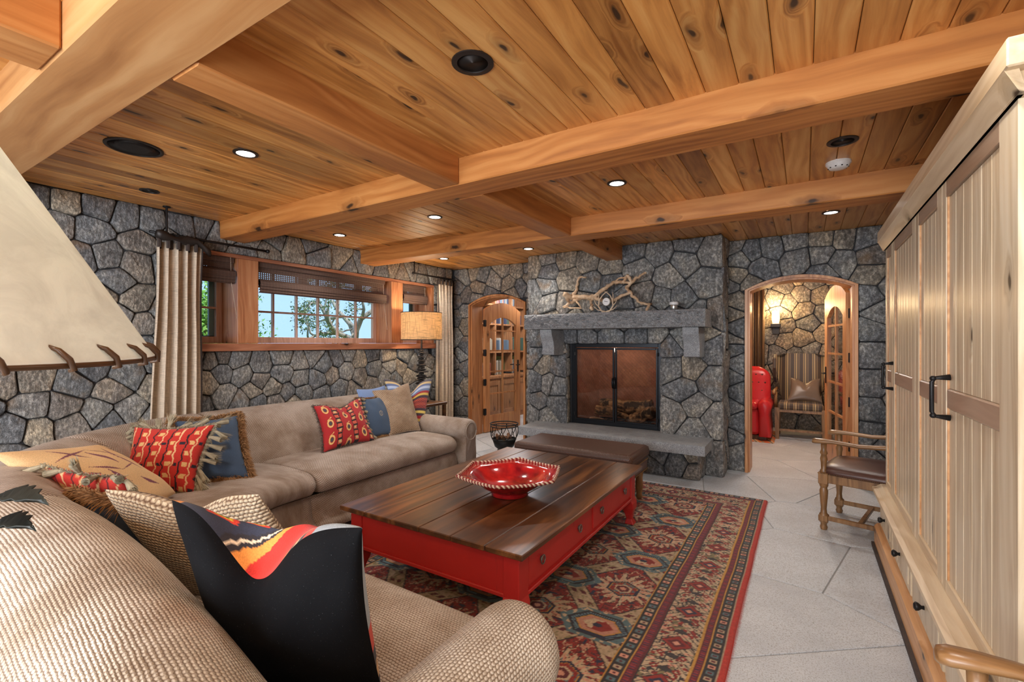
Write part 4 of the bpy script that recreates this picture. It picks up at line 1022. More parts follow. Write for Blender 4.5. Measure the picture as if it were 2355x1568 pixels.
def stripes(u, v):
    c = np.zeros(u.shape+(3,)); seq = [(60, 50, 62), (88, 84, 104), (190, 160, 70), (150, 30, 40), (60, 44, 58), (214, 190, 100), (60, 44, 58), (176, 60, 44), (214, 90, 60), (176, 60, 44), (214, 90, 60), (60, 44, 58), (200, 170, 80), (150, 30, 40), (100, 120, 160), (170, 186, 214), (96, 110, 150), (200, 176, 130), (70, 66, 80)]
    k = np.clip((v*len(seq)).astype(int), 0, len(seq)-1); c[:] = np.array([lin(*q) for q in seq])[k]
    m = (k >= 7) & (k <= 10) & (np.mod(u*22 + np.floor(v*44)*.5, 1) > .5); c[m] = lin(58, 40, 50); return c
def blue(u, v):
    c = np.zeros(u.shape+(3,)); c[:] = lin(62, 84, 112); c *= (.8 + .4*vnoise(u*4, v*4, 6))[..., None]; r = np.hypot(u-.55, v-.5); c[(np.abs(r-.06) < .010)] = lin(150, 140, 120); c[(r < .02)] = lin(140, 130, 112); return c
def floral(u, v):
    c = np.zeros(u.shape+(3,)); c[:] = lin(226, 190, 140); pl = lin(122, 62, 84)
    for (x0, y0, x1, y1, w) in ((.1, .75, .5, .85, .012), (.5, .85, .8, .6, .01), (.8, .6, .9, .2, .008), (.45, .8, .5, .55, .03), (.62, .7, .72, .4, .02), (.2, .6, .45, .45, .012), (.45, .45, .7, .5, .008), (.3, .5, .35, .3, .028), (.1, .4, .4, .3, .010), (.75, .85, .62, .62, .018), (.2, .9, .35, .7, .02), (.05, .55, .2, .5, .03), (.55, .3, .7, .15, .022), (.85, .9, .95, .7, .014)):
        t = np.clip(((u-x0)*(x1-x0) + (v-y0)*(y1-y0))/((x1-x0)**2 + (y1-y0)**2), 0, 1); dd = np.hypot(u-(x0+t*(x1-x0)), v-(y0+t*(y1-y0))); c[dd < w*np.sin(PI*np.clip(t, .08, .92))] = pl
    return c
def flat(rgb): return lambda u, v: np.ones(u.shape+(3,))*lin(*rgb)
# near section: black velvet pillow seen from behind, its kilim front showing over the dipped top edge
N_ = 150
pillow('throw_pillow', 'large black velvet pillow with a red kilim front, nearest the camera', [(-.905, .83, .53), (-1.27, .69, .42), (-1.39, .565, .995), (-.765, .65, 1.025)], .09, kilim, chop=.31, cc=.62, cw=.16, puff=.15, m=M['vcol'], mback=M['velvet'], colb=flat((8, 8, 8)), n=N_, pinch=.035)
pillow('throw_pillow', 'chunky beige basketweave pillow beside the black velvet pillow', [(-1.98, .86, .44), (-1.42, 1.10, .46), (-1.58, .90, .885), (-2.14, .655, .875)], .075, None, M['weave_thick'], chop=.12, n=60, pinch=.03)
t, P, N, cen, rim = pillow('throw_pillow', 'navy pillow with brown looped fringe squeezed behind the chunky beige pillow', [(-2.14, .98, .45), (-2.52, .84, .45), (-2.52, .68, .79), (-2.16, .76, .79)], .06, blue, n=30)
fringe(t, rim, cen, M['fringe_brown'], .055, 9000, .0038)
t, P, N, cen, rim = pillow('throw_pillow', 'red tasselled pillow half hidden behind the sofa back', [(-2.45, 1.02, .47), (-2.75, .84, .48), (-2.84, .66, .865), (-2.40, .80, .845)], .06, ikat2, n=60)
tassels(t, rim, cen, M['fringe_taupe'], 12, .075); fringe(t, rim, cen, M['fringe_taupe'], .02, 1500, .0024)
pillow('throw_pillow', 'cream pillow embroidered with plum branches at the far left', [(-2.75, .95, .50), (-3.20, 1.32, .50), (-3.36, 1.00, .825), (-2.97, .53, .925)], .10, floral, n=140, pinch=.05)
t, P, N, cen, rim = pillow('throw_pillow', 'red ikat pillow with big taupe tassels in the sofa corner', [(-3.20, 1.42, .47), (-3.50, 1.12, .48), (-3.66, 1.28, .86), (-3.32, 1.60, .86)][::1], .095, ikat2, n=110)
tassels(t, rim, cen, M['fringe_taupe'], 12, .105); fringe(t, rim, cen, M['fringe_taupe'], .028, 4200, .0024)
t, P, N, cen, rim = pillow('throw_pillow', 'blue pillow with thick brown fringe in the sofa corner', [(-3.22, 1.78, .47), (-3.40, 1.42, .47), (-3.72, 1.52, .86), (-3.60, 1.90, .86)][::1], .075, blue, n=70)
fringe(t, rim, cen, M['fringe_brown'], .055, 15000, .0038)
# long section
t, P, N, cen, rim = pillow('throw_pillow', 'red pillow with cream paisley drops on the long section', [(-3.42, 2.50, .48), (-3.45, 3.08, .475), (-3.72, 3.14, .86), (-3.70, 2.60, .84)], .085, ikat, chop=.10, n=150)
fringe(t, rim, cen, M['fringe_dark'], .03, 1500, .003); tassels(t, rim, cen, M['fringe_taupe'], 14, .05, lambda f: .25 < f < .5)
t, P, N, cen, rim = pillow('throw_pillow', 'blue pillow with brown fringe beside the paisley pillow', [(-3.50, 3.02, .475), (-3.52, 3.40, .475), (-3.78, 3.50, .85), (-3.76, 3.12, .85)], .07, blue, n=70)
fringe(t, rim, cen, M['fringe_brown'], .034, 6000, .003)
pillow('throw_pillow', 'plain beige basketweave pillow standing on its corner by the striped pillow', [(-3.50, 3.32, .475), (-3.47, 3.72, .475), (-3.78, 3.86, .95), (-3.82, 3.38, .90)], .075, None, m_weave('pillow_weave', (.60, .46, .32), (.20, .12, .075), .011, .9), chop=.04, n=60, pinch=.03, edge=M['weave_far'])
pillow('throw_pillow', 'striped multicolour kilim pillow against the far sofa arm', [(-3.64, 3.60, .475), (-3.50, 3.80, .475), (-3.78, 4.26, .97), (-3.98, 3.68, 1.0)], .06, stripes, chop=.26, n=120, pinch=.03)
pillow('throw_pillow', 'faded blue denim pillow peeking out behind the beige pillow', [(-3.78, 3.22, .60), (-3.78, 3.62, .60), (-3.98, 3.70, .93), (-3.98, 3.30, .92)], .05, flat((120, 145, 190)), n=24)

# ---------------------------------------------------------------- coffee table
ct = thing('coffee_table', 'large square red painted coffee table with a dark plank top', 'coffee table', (-1.69, 2.71, .012))
TX0, TX1, TY0, TY1 = -2.315, -1.067, 1.80, 3.63
n_ = 6; w_ = (TX1-TX0)/n_
for k in range(n_):
    mb = MB(); mb.box(TX0+k*w_+.0012, TX0+(k+1)*w_-.0012, TY0, TY1, .422, .45, .004); obj('plank', mb, M['tabletop'], ct, origin=(TX0+(k+.5)*w_, 2.7, .43))
ax0, ax1, ay0, ay1 = TX0+.045, TX1-.045, TY0+.045, TY1-.045
def leg(x, y, sx, sy):
    prof = [(.42, .045), (.21, .045), (.18, .050), (.14, .046), (.09, .028), (.05, .022), (.03, .030), (.012, .036)]
    R = []
    for z, r in prof:
        off = .018*max(0, (.2-z)/.2) if z < .2 else 0; bul = .012 if .12 < z < .2 else 0
        cx_, cy_ = x + sx*(off+bul*.4), y + sy*(off+bul*.4)
        R.append([(cx_-r, cy_-r, z), (cx_+r, cy_-r, z), (cx_+r, cy_+r, z), (cx_-r, cy_+r, z)])
    mb = MB(); mb.rings(R); obj('leg', mb, M['red'], ct, bev=.006)
for x, sx in ((ax0+.045, -1), (ax1-.045, 1)):
    for y, sy in ((ay0+.045, -1), (ay1-.045, 1)): leg(x, y, sx, sy)
mb = MB(); mb.box(ax0+.09, ax1-.09, ay0+.008, ay0+.03, .215, .422); mb.box(ax0+.09, ax1-.09, ay1-.03, ay1-.008, .215, .422)
mb.box(ax0+.008, ax0+.03, ay0+.09, ay1-.09, .215, .422); mb.box(ax1-.03, ax1-.014, ay0+.09, ay1-.09, .215, .422); obj('apron', mb, M['red'], ct, bev=.002)
mb = MB()
for a in ((ax0+.085, ax1-.085, ay0-.002, ay0+.03, .205, .226), (ax1-.03, ax1+.004, ay0+.085, ay1-.085, .205, .226)): mb.box(*a, .004)
obj('moulding', mb, M['red'], ct)
for y0, y1 in ((ay0+.10, (ay0+ay1)/2-.04), ((ay0+ay1)/2+.04, ay1-.10)):
    mb = MB(); mb.box(ax1-.02, ax1-.006, y0, y1, .240, .412, .003); dr = obj('drawer', mb, M['red'], ct)
    for f in (.17, .80):
        y = y0 + (y1-y0)*f; mb = MB(); mb.tube([(ax1-.008, y, .325), (ax1+.004, y, .325)], [.014, .010], 10)
        mb.tube([(ax1+.006, y+.020*math.sin(a), .322+.021*math.cos(a)) for a in [2*PI*i/18 for i in range(19)]], .0038, 6); obj('ring_pull', mb, M['dark_bronze'] if 0 else m_plain('pewter', (.22, .21, .19), .4, .8), dr, smooth=True)

# bowl
def m_bowl():
    n = NT('red_glaze', .12); c = n.obj(); lo = n.noise(c, 9, 3); n.set(col=n.mix(n.ramp(lo, [(.4, 0.0), (.7, 1.0)]), (.62, .02, .02), (.22, .006, .012)), coat=.6); return n.m
bowl = thing('serving_bowl', 'big glossy red six sided ceramic bowl with a twisted rope rim on the coffee table', 'bowl', (-1.575, 2.50, .452))
bc = (-1.575, 2.50)
def hexr(a, k): a = (a+PI/6) % (PI/3) - PI/6; return 1 + k*(1/math.cos(a) - 1)*1.5
prof = [(.115, .452, 0), (.13, .454, 0), (.125, .470, 0), (.14, .482, 0), (.20, .512, 0), (.24, .545, .1), (.265, .567, .4), (.325, .582, 1), (.326, .588, 1), (.262, .577, .4), (.235, .556, .1), (.19, .522, 0), (.12, .500, 0), (.0005, .494, 0)]
mb = MB(); R = []
for r, z, k in prof:
    R.append([(bc[0] + r*.90*hexr(a, k*.62)*math.cos(a+.35), bc[1] + r*.90*hexr(a, k*.62)*math.sin(a+.35), z + .008*k*(hexr(a, 1)-1)*4) for a in [2*PI*i/72 for i in range(72)]])
mb.rings(R); obj('body', mb, m_bowl(), bowl, smooth=True)
def rope(P, rr, m1, m2, parent, turns):
    for sgn, m in ((0, m1), (PI, m2)):
        Q = []; K = len(P)
        for i in range(K):
            p = Vector(P[i]); t = (Vector(P[(i+1) % K]) - Vector(P[i-1])).normalized(); u = t.cross(Vector((0, 0, 1))).normalized(); w = t.cross(u)
            a = 2*PI*turns*i/K + sgn; Q.append(p + u*rr*.55*math.cos(a) + w*rr*.55*math.sin(a))
        mb = MB(); mb.tube(Q + [Q[0]], rr*.72, 6); obj('rope_strand', mb, m, parent, smooth=True)
P = [(bc[0] + .328*.9*hexr(a, .62)*math.cos(a+.35), bc[1] + .328*.9*hexr(a, .62)*math.sin(a+.35), .586 + .008*(hexr(a, 1)-1)*4) for a in [2*PI*i/420 for i in range(420)]]
rope(P, .0085, m_plain('rope_dark', (.20, .02, .02), .25), m_plain('rope_cream', (.66, .5, .36), .3), bowl, 75)

# ottoman
ot = thing('ottoman', 'long brown basketweave leather ottoman between the coffee table and hearth', 'ottoman', (-1.72, 3.98, .012))
mb = MB(); mb.box(-2.30, -1.175, 3.705, 4.235, .385, .49, .0); obj('cushion', mb, M['leather_brown'], ot, bev=.035, smooth=True, auto=60)
mb = MB(); mb.box(-2.28, -1.195, 3.725, 4.215, .27, .388, .01); obj('frame', mb, M['leather_dark'], ot)
mb = MB()
for k in range(60):
    for y in (3.722, 4.218): mb.sphere((-2.27 + 1.065*k/59, y, .37), .006, 5, 4)
for k in range(26):
    for x in (-1.192, -2.283): mb.sphere((x, 3.735 + .47*k/25, .37), .006, 5, 4); mb.sphere((x, 3.735 + .47*k/25, .285), .006, 5, 4)
obj('nailheads', mb, m_plain('brass_nails', (.35, .25, .14), .35, .8), ot, kind='stuff')
for x in (-2.22, -1.255):
    for y in (3.775, 4.165):
        mb = MB(); mb.lathe([(.02, .012), (.03, .03), (.024, .06), (.035, .12), (.03, .2), (.038, .262)], (x, y, 0), 14); obj('leg', mb, M['oak'], ot, smooth=True)

# iron basket
bk = thing('iron_basket', 'black wrought iron basket of pine cones left of the hearth', 'basket', (-3.22, 4.98, 0))
bx, by = -3.22, 4.98; TI = lambda mb, nm='band', m='black_iron', par=None: obj(nm, mb, M[m], par or bk, smooth=True)
circ = lambda r, z, n=28: [(bx + r*math.cos(2*PI*i/n), by + r*math.sin(2*PI*i/n), z) for i in range(n+1)]
for r, z, q in ((.175, .385, .008), (.172, .355, .006), (.150, .195, .007), (.08, .05, .008)): mb = MB(); mb.tube(circ(r, z), q, 6); TI(mb)
mb = MB(); mb.lathe([(.07, .06), (.12, .10), (.152, .19), (.148, .19), (.115, .105), (.065, .065)], (bx, by, 0), 24); TI(mb, 'pan')
for k in range(8):
    for s_ in (-1, 1):
        a0 = 2*PI*k/8; mb = MB(); P = []
        for i in range(9):
            f = i/8; a = a0 + s_*.42*math.sin(f*PI*.5)*1.0; r = .152 + .022*f + .012*math.sin(f*PI); P.append((bx + r*math.cos(a), by + r*math.sin(a), .19 + .17*f))
        mb.tube(P, .0045, 5); TI(mb, 'scroll')
for k in range(3):
    a = 2*PI*k/3+.5; mb = MB(); mb.tube([(bx + r*math.cos(a), by + r*math.sin(a), z) for r, z in ((.06, .07), (.10, .05), (.115, .02), (.10, .006))], .008, 6); TI(mb, 'foot')
for k in range(16):
    a = RS.uniform(0, 2*PI); r = RS.uniform(0, .105); mb = MB(); c = (bx + r*math.cos(a), by + r*math.sin(a), .165 + RS.uniform(0, .05))
    for j in range(5): mb.lathe([(.006+.018*math.sin(PI*(j+1)/6.2), 0), (.002, .012)], (c[0], c[1], c[2]+j*.008), 8)
    o = obj('pine_cone', mb, m_plain('pine_cone', (.26, .13, .07), .8, var=.6, scale=40) if k == 0 else bpy.data.materials['pine_cone'], None, origin=c); tag(o, 'small brown pine cone in the black iron basket', 'pine cone', 'pine cones in the iron basket')

# ---------------------------------------------------------------- wardrobe cabinet along the right wall
cb = thing('wardrobe_cabinet', 'tall pale knotty wood cabinet with four beadboard doors on the right', 'cabinet', (.8, 2.9, 0))
CX = .47; CY0, CY1 = 1.715, 4.07
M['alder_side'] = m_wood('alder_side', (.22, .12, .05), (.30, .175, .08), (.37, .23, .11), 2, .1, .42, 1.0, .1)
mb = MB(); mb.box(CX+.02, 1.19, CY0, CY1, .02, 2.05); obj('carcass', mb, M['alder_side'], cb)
mb = MB(); mb.box(.432, 1.19, CY0-.055, CY1+.06, 2.095, 2.17, .004); mb.prism([(.432, 2.10), (.46, 2.10), (.475, 2.035), (.462, 2.035)], 1, CY0-.03, CY1+.04)
mb.box(.46, 1.19, CY0-.012, CY1+.02, 2.035, 2.10, .003); obj('crown_moulding', mb, M['alder_y'], cb)
def slab(name, x0, y0, y1, z0, z1, m, p, x1=None, ch=.002):
    mb = MB(); mb.box(x0, CX+.022 if x1 is None else x1, y0, y1, z0, z1, ch); return obj(name, mb, M[m], p)
doors = [(1.725, 2.515, 1.865, 2.455, 6), (2.52, 3.055, 2.60, 2.975, 5), (3.06, 3.775, 3.135, 3.705, 7), (3.78, 4.06, 3.83, 4.01, 3)]
DZ0, DZ1 = .425, 2.035
for y0, y1, p0, p1, nb in doors:
    d = slab('door', CX, y0, p0, DZ0, DZ1, 'alder', cb)
    BASE[d.name] = BASE[d.name]
    slab('stile', CX, p1, y1, DZ0, DZ1, 'alder', d)
    slab('top_rail', CX, p0, p1, 1.97, DZ1, 'alder_dark', d); slab('bottom_rail', CX, p0, p1, DZ0, .475, 'alder_y', d)
    slab('middle_rail', CX+.002, p0, p1, 1.145, 1.222, 'alder_dark', d, ch=.005)
    bw_ = (p1-p0)/nb
    for za, zb in ((.475, 1.145), (1.222, 1.97)):
        for k in range(nb):
            mb = MB(); mb.box(CX+.009, CX+.02, p0+k*bw_+.0012, p0+(k+1)*bw_-.0012, za, zb, .003); obj('beadboard', mb, M['alder'], d, origin=(CX+.01, p0+(k+.5)*bw_, za))
    for ya, yb, za, zb in ((p0, p0+.006, .475, 1.97), (p1-.006, p1, .475, 1.97)):
        mb = MB(); mb.box(CX+.003, CX+.016, ya, yb, za, zb); obj('bead', mb, M['alder_orange'], d)
def pull(y, z0, z1, par):
    mb = MB(); x = CX
    mb.tube([(x+.002, y, z1), (x-.042, y, z1-.004), (x-.052, y, z1-.02), (x-.052, y, z0+.02), (x-.042, y, z0+.004), (x+.002, y, z0)], [.012, .0065, .0075, .0075, .0065, .012], 8)
    mb.sphere((x-.048, y, z1-.006), .011, 8, 6); mb.sphere((x-.048, y, z0+.006), .011, 8, 6); obj('handle', mb, M['black_iron'], par, smooth=True)
ds = [o for o in cb.children if o.name.startswith('door')]
pull(2.40, 1.115, 1.27, ds[0]); pull(3.745, 1.115, 1.275, ds[2])
# ledge, drawers, plinth
mb = MB(); mb.prism([(.40, .385), (.408, .378), (.43, .376), (CX+.03, .376), (CX+.03, .424), (.45, .424), (.425, .405), (.402, .400)], 1, CY0-.03, CY1+.05); obj('ledge_moulding', mb, M['alder_y'], cb)
mb = MB(); mb.box(.448, CX+.03, CY0, CY1, .15, .378); obj('lower_face', mb, M['alder'], cb)
for y0, y1 in ((1.74, 2.30), (2.34, 2.92), (2.96, 3.50), (3.54, 4.04)):
    mb = MB(); mb.box(.438, .45, y0, y1, .17, .362, .003); mb.box(.434, .44, y0+.05, y1-.05, .205, .33, .002); dr = obj('drawer', mb, M['alder'], cb)
    for y in ((y0+y1)/2-.0,):
        mb = MB(); mb.tube([(.438, y, .27), (.425, y, .27), (.415, y, .27), (.405, y, .27), (.398, y, .27)], [.010, .007, .016, .019, .010], 12); obj('knob', mb, M['black_iron'], dr, smooth=True)
mb = MB(); mb.prism([(.412, .0), (.412, .135), (.43, .155), (CX+.03, .158), (CX+.03, .0)], 1, CY0-.02, CY1+.03); obj('plinth', mb, M['alder_orange'], cb)
mb = MB(); mb.box(.395, .412, CY0-.02, CY1+.03, .0, .022); obj('shoe_moulding', mb, M['dark_trim'], cb)

# ---------------------------------------------------------------- captain's chairs
def captain(label):
    t = thing('captain_chair', label, 'armchair', (0, 0, 0))
    w, dp = .56, .50          # front edge along local y, depth along +x
    turned = [(.020, 0), (.026, .02), (.020, .035), (.022, .05), (.030, .06), (.030, .115), (.022, .125), (.019, .16), (.026, .24), (.029, .29), (.022, .315), (.027, .325), (.030, .335), (.030, .415), (.030, .42)]
    for x in (.03, dp-.03):
        for y in (-w/2+.03, w/2-.03):
            mb = MB(); mb.lathe(turned, (x, y, 0), 12)
            mb.box(x-.03, x+.03, y-.03, y+.03, .065, .112, .004); mb.box(x-.031, x+.031, y-.031, y+.031, .345, .428, .004); obj('leg', mb, M['oak'], t, smooth=False, auto=40)
    for y in (-w/2+.03, w/2-.03):
        mb = MB(); mb.box(.05, dp-.05, y-.014, y+.014, .075, .105, .003); obj('stretcher', mb, M['oak'], t)
    mb = MB(); mb.box(dp*.5-.014, dp*.5+.014, -w/2+.04, w/2-.04, .078, .103, .003); obj('stretcher', mb, M['oak'], t)
    mb = MB(); mb.box(.0+.012, dp-.012, -w/2+.012, w/2-.012, .355, .42, .004); obj('seat_rail', mb, M['oak'], t)
    mb = MB(); R = []
    for z, k in ((.418, 1.0), (.43, 1.02), (.45, 1.01), (.475, .93), (.492, .72), (.498, .4), (.5, .05)):
        R.append([(dp/2 + (dp/2-.002)*k*(abs(math.cos(a))**.35)*(1 if math.cos(a) > 0 else -1), (w/2-.002)*k*(abs(math.sin(a))**.35)*(1 if math.sin(a) > 0 else -1), z) for a in [2*PI*i/40 for i in range(40)]])
    mb.rings(R); obj('seat', mb, M['leather_dark'], t, smooth=True)
    mb = MB()
    for k in range(46):
        f = k/45
        for y in (-w/2-.001, w/2+.001): mb.sphere((.01 + (dp-.02)*f, y, .425), .0042, 5, 3)
        mb.sphere((-.001, -w/2 + w*f, .425), .0042, 5, 3)
    obj('nailheads', mb, bpy.data.materials['brass_nails'], t, kind='stuff')
    for y in (-w/2+.03, w/2-.03):
        s_ = 1 if y > 0 else -1
        mb = MB(); mb.lathe([(.024, .42), (.026, .44), (.018, .455), (.020, .50), (.025, .53), (.018, .56), (.026, .575), (.018, .60), (.020, .645)], (.03, y, 0), 12); obj('arm_post', mb, M['oak'], t, smooth=True)
        mb = MB(); R = []
        for x, hw, hz, z, oy in ((-.045, .012, .012, .652, 0), (-.04, .026, .018, .655, 0), (-.02, .034, .021, .658, 0), (.03, .034, .019, .662, 0), (.09, .027, .016, .664, 0), (.25, .024, .016, .655, .004), (.40, .024, .017, .668, .006), (.47, .024, .02, .69, .0)):
            R.append([(x, y + s_*oy + hw*math.cos(a), z + hz*math.sin(a)) for a in [2*PI*i/12 for i in range(12)]])
        mb.rings(R); obj('arm', mb, M['oakx'], t, smooth=True)
        mb = MB(); mb.tube([(dp-.03, y, .42), (dp-.02, y, .7), (dp+.03, y, .98)], [.024, .022, .02], 10); obj('back_post', mb, M['oak'], t, smooth=True)
    for z in (.62, .80, .96):
        mb = MB(); mb.box(dp-.03 + (z-.6)*.12, dp-.005+(z-.6)*.12, -w/2+.04, w/2-.04, z-.035, z+.035, .004); obj('back_slat', mb, M['oak'], t)
    return t
c1 = captain('turned oak captain chair with dark leather seat past the end of the cabinet')
c1.location = (.155, 4.49, 0); c1.rotation_euler = (0, 0, math.radians(-14))
c2 = dup(c1); c2['label'] = 'turned oak armchair at the bottom right corner with only its scrolled arm in view'; c2.location = (.31, 1.245, 0); c2.rotation_euler = (0, 0, 0)

# ---------------------------------------------------------------- table lamp behind the sofa corner
st = thing('side_table', 'small dark side table between the sofa arm and the corner curtain', 'side table', (-4.22, 4.52, 0))
mb = MB(); mb.box(-4.44, -3.98, 4.28, 4.78, .60, .635, .005); obj('tabletop', mb, M['tabletop'], st)
for x in (-4.41, -4.01):
    for y in (4.31, 4.75): mb = MB(); mb.box(x-.02, x+.02, y-.02, y+.02, .0, .6, .003); obj('leg', mb, M['tabletop'], st)
def m_shade(name, col, em, lin_=True):
    n = NT(name, .8); c = n.obj(); x = n.noise(n.vmul(c, (110, 110, 6)), 1.0, 3); y = n.noise(n.vmul(c, (9, 9, 130)), 1.0, 3)
    f = n.math('MAXIMUM', x, y); cc = n.mix(n.ramp(f, [(.52, 0.0), (.66, 1.0)]), col, tuple(k*.5 for k in col)) if lin_ else n.mix(n.ramp(n.noise(c, 14, 6, .7, .8), [(.35, 0.0), (.6, 1.0)]), tuple(k*.90 for k in col), tuple(k*1.05 for k in col))
    m = n.m; t = n.t; n.set(col=cc)
    tr = t.nodes.new('ShaderNodeBsdfTranslucent'); t.links.new(cc, tr.inputs[0]); mx = t.nodes.new('ShaderNodeMixShader'); mx.inputs[0].default_value = em
    out = [k for k in t.nodes if k.type == 'OUTPUT_MATERIAL'][0]; t.links.new(n.b.outputs[0], mx.inputs[1]); t.links.new(tr.outputs[0], mx.inputs[2]); t.links.new(mx.outputs[0], out.inputs[0]); return m
M['shade'] = m_shade('linen_shade', (.80, .62, .40), .55)
tl = thing('table_lamp', 'lit table lamp with a linen drum shade and stacked disc base by the window', 'lamp', (-4.22, 4.55, .635))
lx, ly = -4.22, 4.55
mb = MB(); R = []
for r, z in ((.262, 1.445), (.262, 1.62), (.262, 1.795), (.258, 1.795), (.258, 1.62), (.258, 1.445)): R.append([(lx + r*math.cos(2*PI*i/48), ly + r*math.sin(2*PI*i/48), z) for i in range(48)])
mb.rings(R, False, False); obj('lamp_shade', mb, M['shade'], tl, smooth=True, auto=40)
for z in (1.445, 1.793): mb = MB(); mb.tube([(lx+.263*math.cos(2*PI*i/48), ly+.263*math.sin(2*PI*i/48), z) for i in range(49)], .004, 6); obj('shade_trim', mb, M['dark_trim'], tl)
z = .65; k = 0
mb = MB(); mb.tube([(lx, ly, .64), (lx, ly, 1.50)], .012, 8); mb.lathe([(.09, .636), (.09, .655), (.05, .665)], (lx, ly, 0), 20); obj('stem', mb, M['dark_bronze'], tl)
for r, h in [(.05, .02), (.07, .03), (.035, .02), (.075, .025), (.05, .02), (.065, .03), (.04, .02), (.08, .03), (.045, .025), (.06, .02), (.07, .03), (.035, .02), (.095, .02), (.06, .025), (.045, .02), (.065, .025), (.04, .02), (.055, .02), (.035, .02), (.05, .02), (.03, .02), (.045, .02), (.03, .02)]:
    mb = MB(); mb.lathe([(r*.75, 0), (r, h*.3), (r, h*.7), (r*.75, h)], (lx, ly, z+.01), 16); obj('disc', mb, M['dark_bronze'], tl, smooth=True); z += h+.006
def point(name, loc, e, col, r, par=None):
    L = bpy.data.lights.new(name, 'POINT'); L.energy = e; L.color = col; L.shadow_soft_size = r; o = bpy.data.objects.new(name, L); COL.objects.link(o); o.location = loc
    return o
mb = MB(); mb.sphere((lx, ly, 1.60), .035, 12, 8); obj('bulb', mb, M['bulb'], tl, smooth=True)
point('table_lamp_light', (lx, ly, 1.66), 16, (1, .78, .52), .05)

# foreground lamp with a laced hide shade
fx, fy_ = None, None
cyaw, syaw = math.cos(math.radians(31.934)), math.sin(math.radians(31.934))
FLX, FLY = -.925, .055
fl = thing('hide_lamp', 'lamp with a cream hide cone shade laced with leather at the left edge', 'lamp', (FLX, FLY, .72))
tilt = Matrix.Rotation(math.radians(2.0), 4, Vector((.85, -.53, 0)))
def cone_pt(a, z, r):
    return (FLX + r*math.cos(a), FLY + r*math.sin(a), z)
def lampz(p):
    # the shade sits slightly crooked on its fitting
    v = Vector(p) - Vector((FLX, FLY, 1.4)); v = Matrix.Rotation(math.radians(2.2), 3, Vector((-.3, .95, 0)).normalized()) @ v; return tuple(v + Vector((FLX, FLY, 1.4)))
mb = MB(); R = []
for f, o_ in ((0, 0), (.25, 0), (.5, 0), (.75, 0), (1, 0), (1, -.004), (.5, -.004), (0, -.004)):
    r = .278 - .205*f + o_; z = 1.389 + .33*f; R.append([lampz(cone_pt(2*PI*i/64, z, r)) for i in range(64)])
mb.rings(R, False, False)
M['hide'] = m_shade('hide_shade', (.80, .81, .76), .36, False)
obj('lamp_shade', mb, M['hide'], fl, smooth=True, auto=50)
M['lace'] = m_plain('leather_lace', (.075, .035, .015), .35, var=.5, scale=40)
mb = MB(); mb.tube([lampz(cone_pt(2*PI*i/64, 1.386, .278)) for i in range(65)], .0032, 6); obj('rim', mb, M['lace'], fl, smooth=True)
for k in range(30):
    a = 2*PI*k/30; P = []
    for q, (dr, dz, da) in enumerate(((-.014, .020, 0), (-.004, .016, .010), (.004, .006, .028), (.005, -.005, .044), (-.004, -.007, .055))):
        P.append(lampz(cone_pt(a+da, 1.387+dz, .278+dr)))
    mb = MB(); mb.tube(P, [.002, .003, .0034, .003, .002], 6); obj('lacing', mb, M['lace'], fl, smooth=True)
mb = MB(); mb.tube([(FLX, FLY, .735), (FLX, FLY, 1.45)], .014, 8); mb.lathe([(.085, .722), (.085, .735), (.04, .75), (.018, .80)], (FLX, FLY, 0), 20); obj('stem', mb, M['dark_bronze'], fl, smooth=True)
mb = MB(); mb.sphere((FLX, FLY, 1.52), .035, 12, 8); obj('bulb', mb, M['bulb'], fl, smooth=True)
point('hide_lamp_light', (FLX, FLY, 1.58), 2.6, (1, .93, .84), .05)
def oakleaf(p, q, wid, par, m):
    p, q = Vector(p), Vector(q); d = q-p; L = d.length; d.normalize(); s = d.cross(Vector((0.25, -.35, 1)).normalized()).normalized(); up = s.cross(d)
    lob = [0, .25, .55, .42, .80, .60, 1.0, .68, .92, .55, .70, .35, .18, 0]
    mb = MB(); n = len(lob)
    for i, w in enumerate(lob):
        f = i/(n-1); c = p + d*L*f + up*(.010*math.sin(PI*f)); k = (.04 if i % 2 else 0)*L
        for t_ in (1, 0, -1): mb.v.append(tuple(c + s*t_*w*wid/2 + d*(k if t_ else 0)*(-1) + up*(.006 if t_ else -.003)))
    for i in range(n-1):
        a = 3*i; mb.f += [(a, a+1, a+4, a+3), (a+1, a+2, a+5, a+4)]
    o = obj('leaf', mb, m, par, smooth=True, fix=False); sm = o.modifiers.new('t', 'SOLIDIFY'); sm.thickness = .002; return o
M['leafmetal'] = m_plain('leaf_iron', (.012, .015, .012), .45, .4, .2, 60)
tip = (FLX, FLY, 1.02)
LF = [((-1.03, .17, 1.015), (-.935+.03, .262, .992), .05), ((-1.04, .155, .97), (-.93, .235, .945), .06)]
mb = MB(); mb.tube([(FLX, FLY, 1.08), (-1.03, .13, 1.13), (-1.14, .21, 1.14)], [.006, .005, .004], 6); mb.tube([(FLX, FLY, 1.04), (-1.05, .14, 1.08), (-1.15, .21, 1.09)], [.006, .005, .004], 6)
obj('branch', mb, M['leafmetal'], fl, smooth=True)
oakleaf((-1.13, .205, 1.14), (-.838, .20, 1.190), .042, fl, M['leafmetal']); oakleaf((-1.14, .205, 1.095), (-.89, .20, 1.145), .042, fl, M['leafmetal'])
tb = thing('console_table', 'amber wooden console table tucked behind the near sofa back', 'console table', (-1.25, -.05, 0))
M['amber'] = m_wood('amber_wood', (.20, .08, .015), (.38, .18, .04), (.5, .27, .08), 0, 0, .3, 1, .1, coat=.4)
mb = MB(); mb.box(-2.2, -.62, -.36, .148, .685, .72, .006); obj('tabletop', mb, M['amber'], tb)
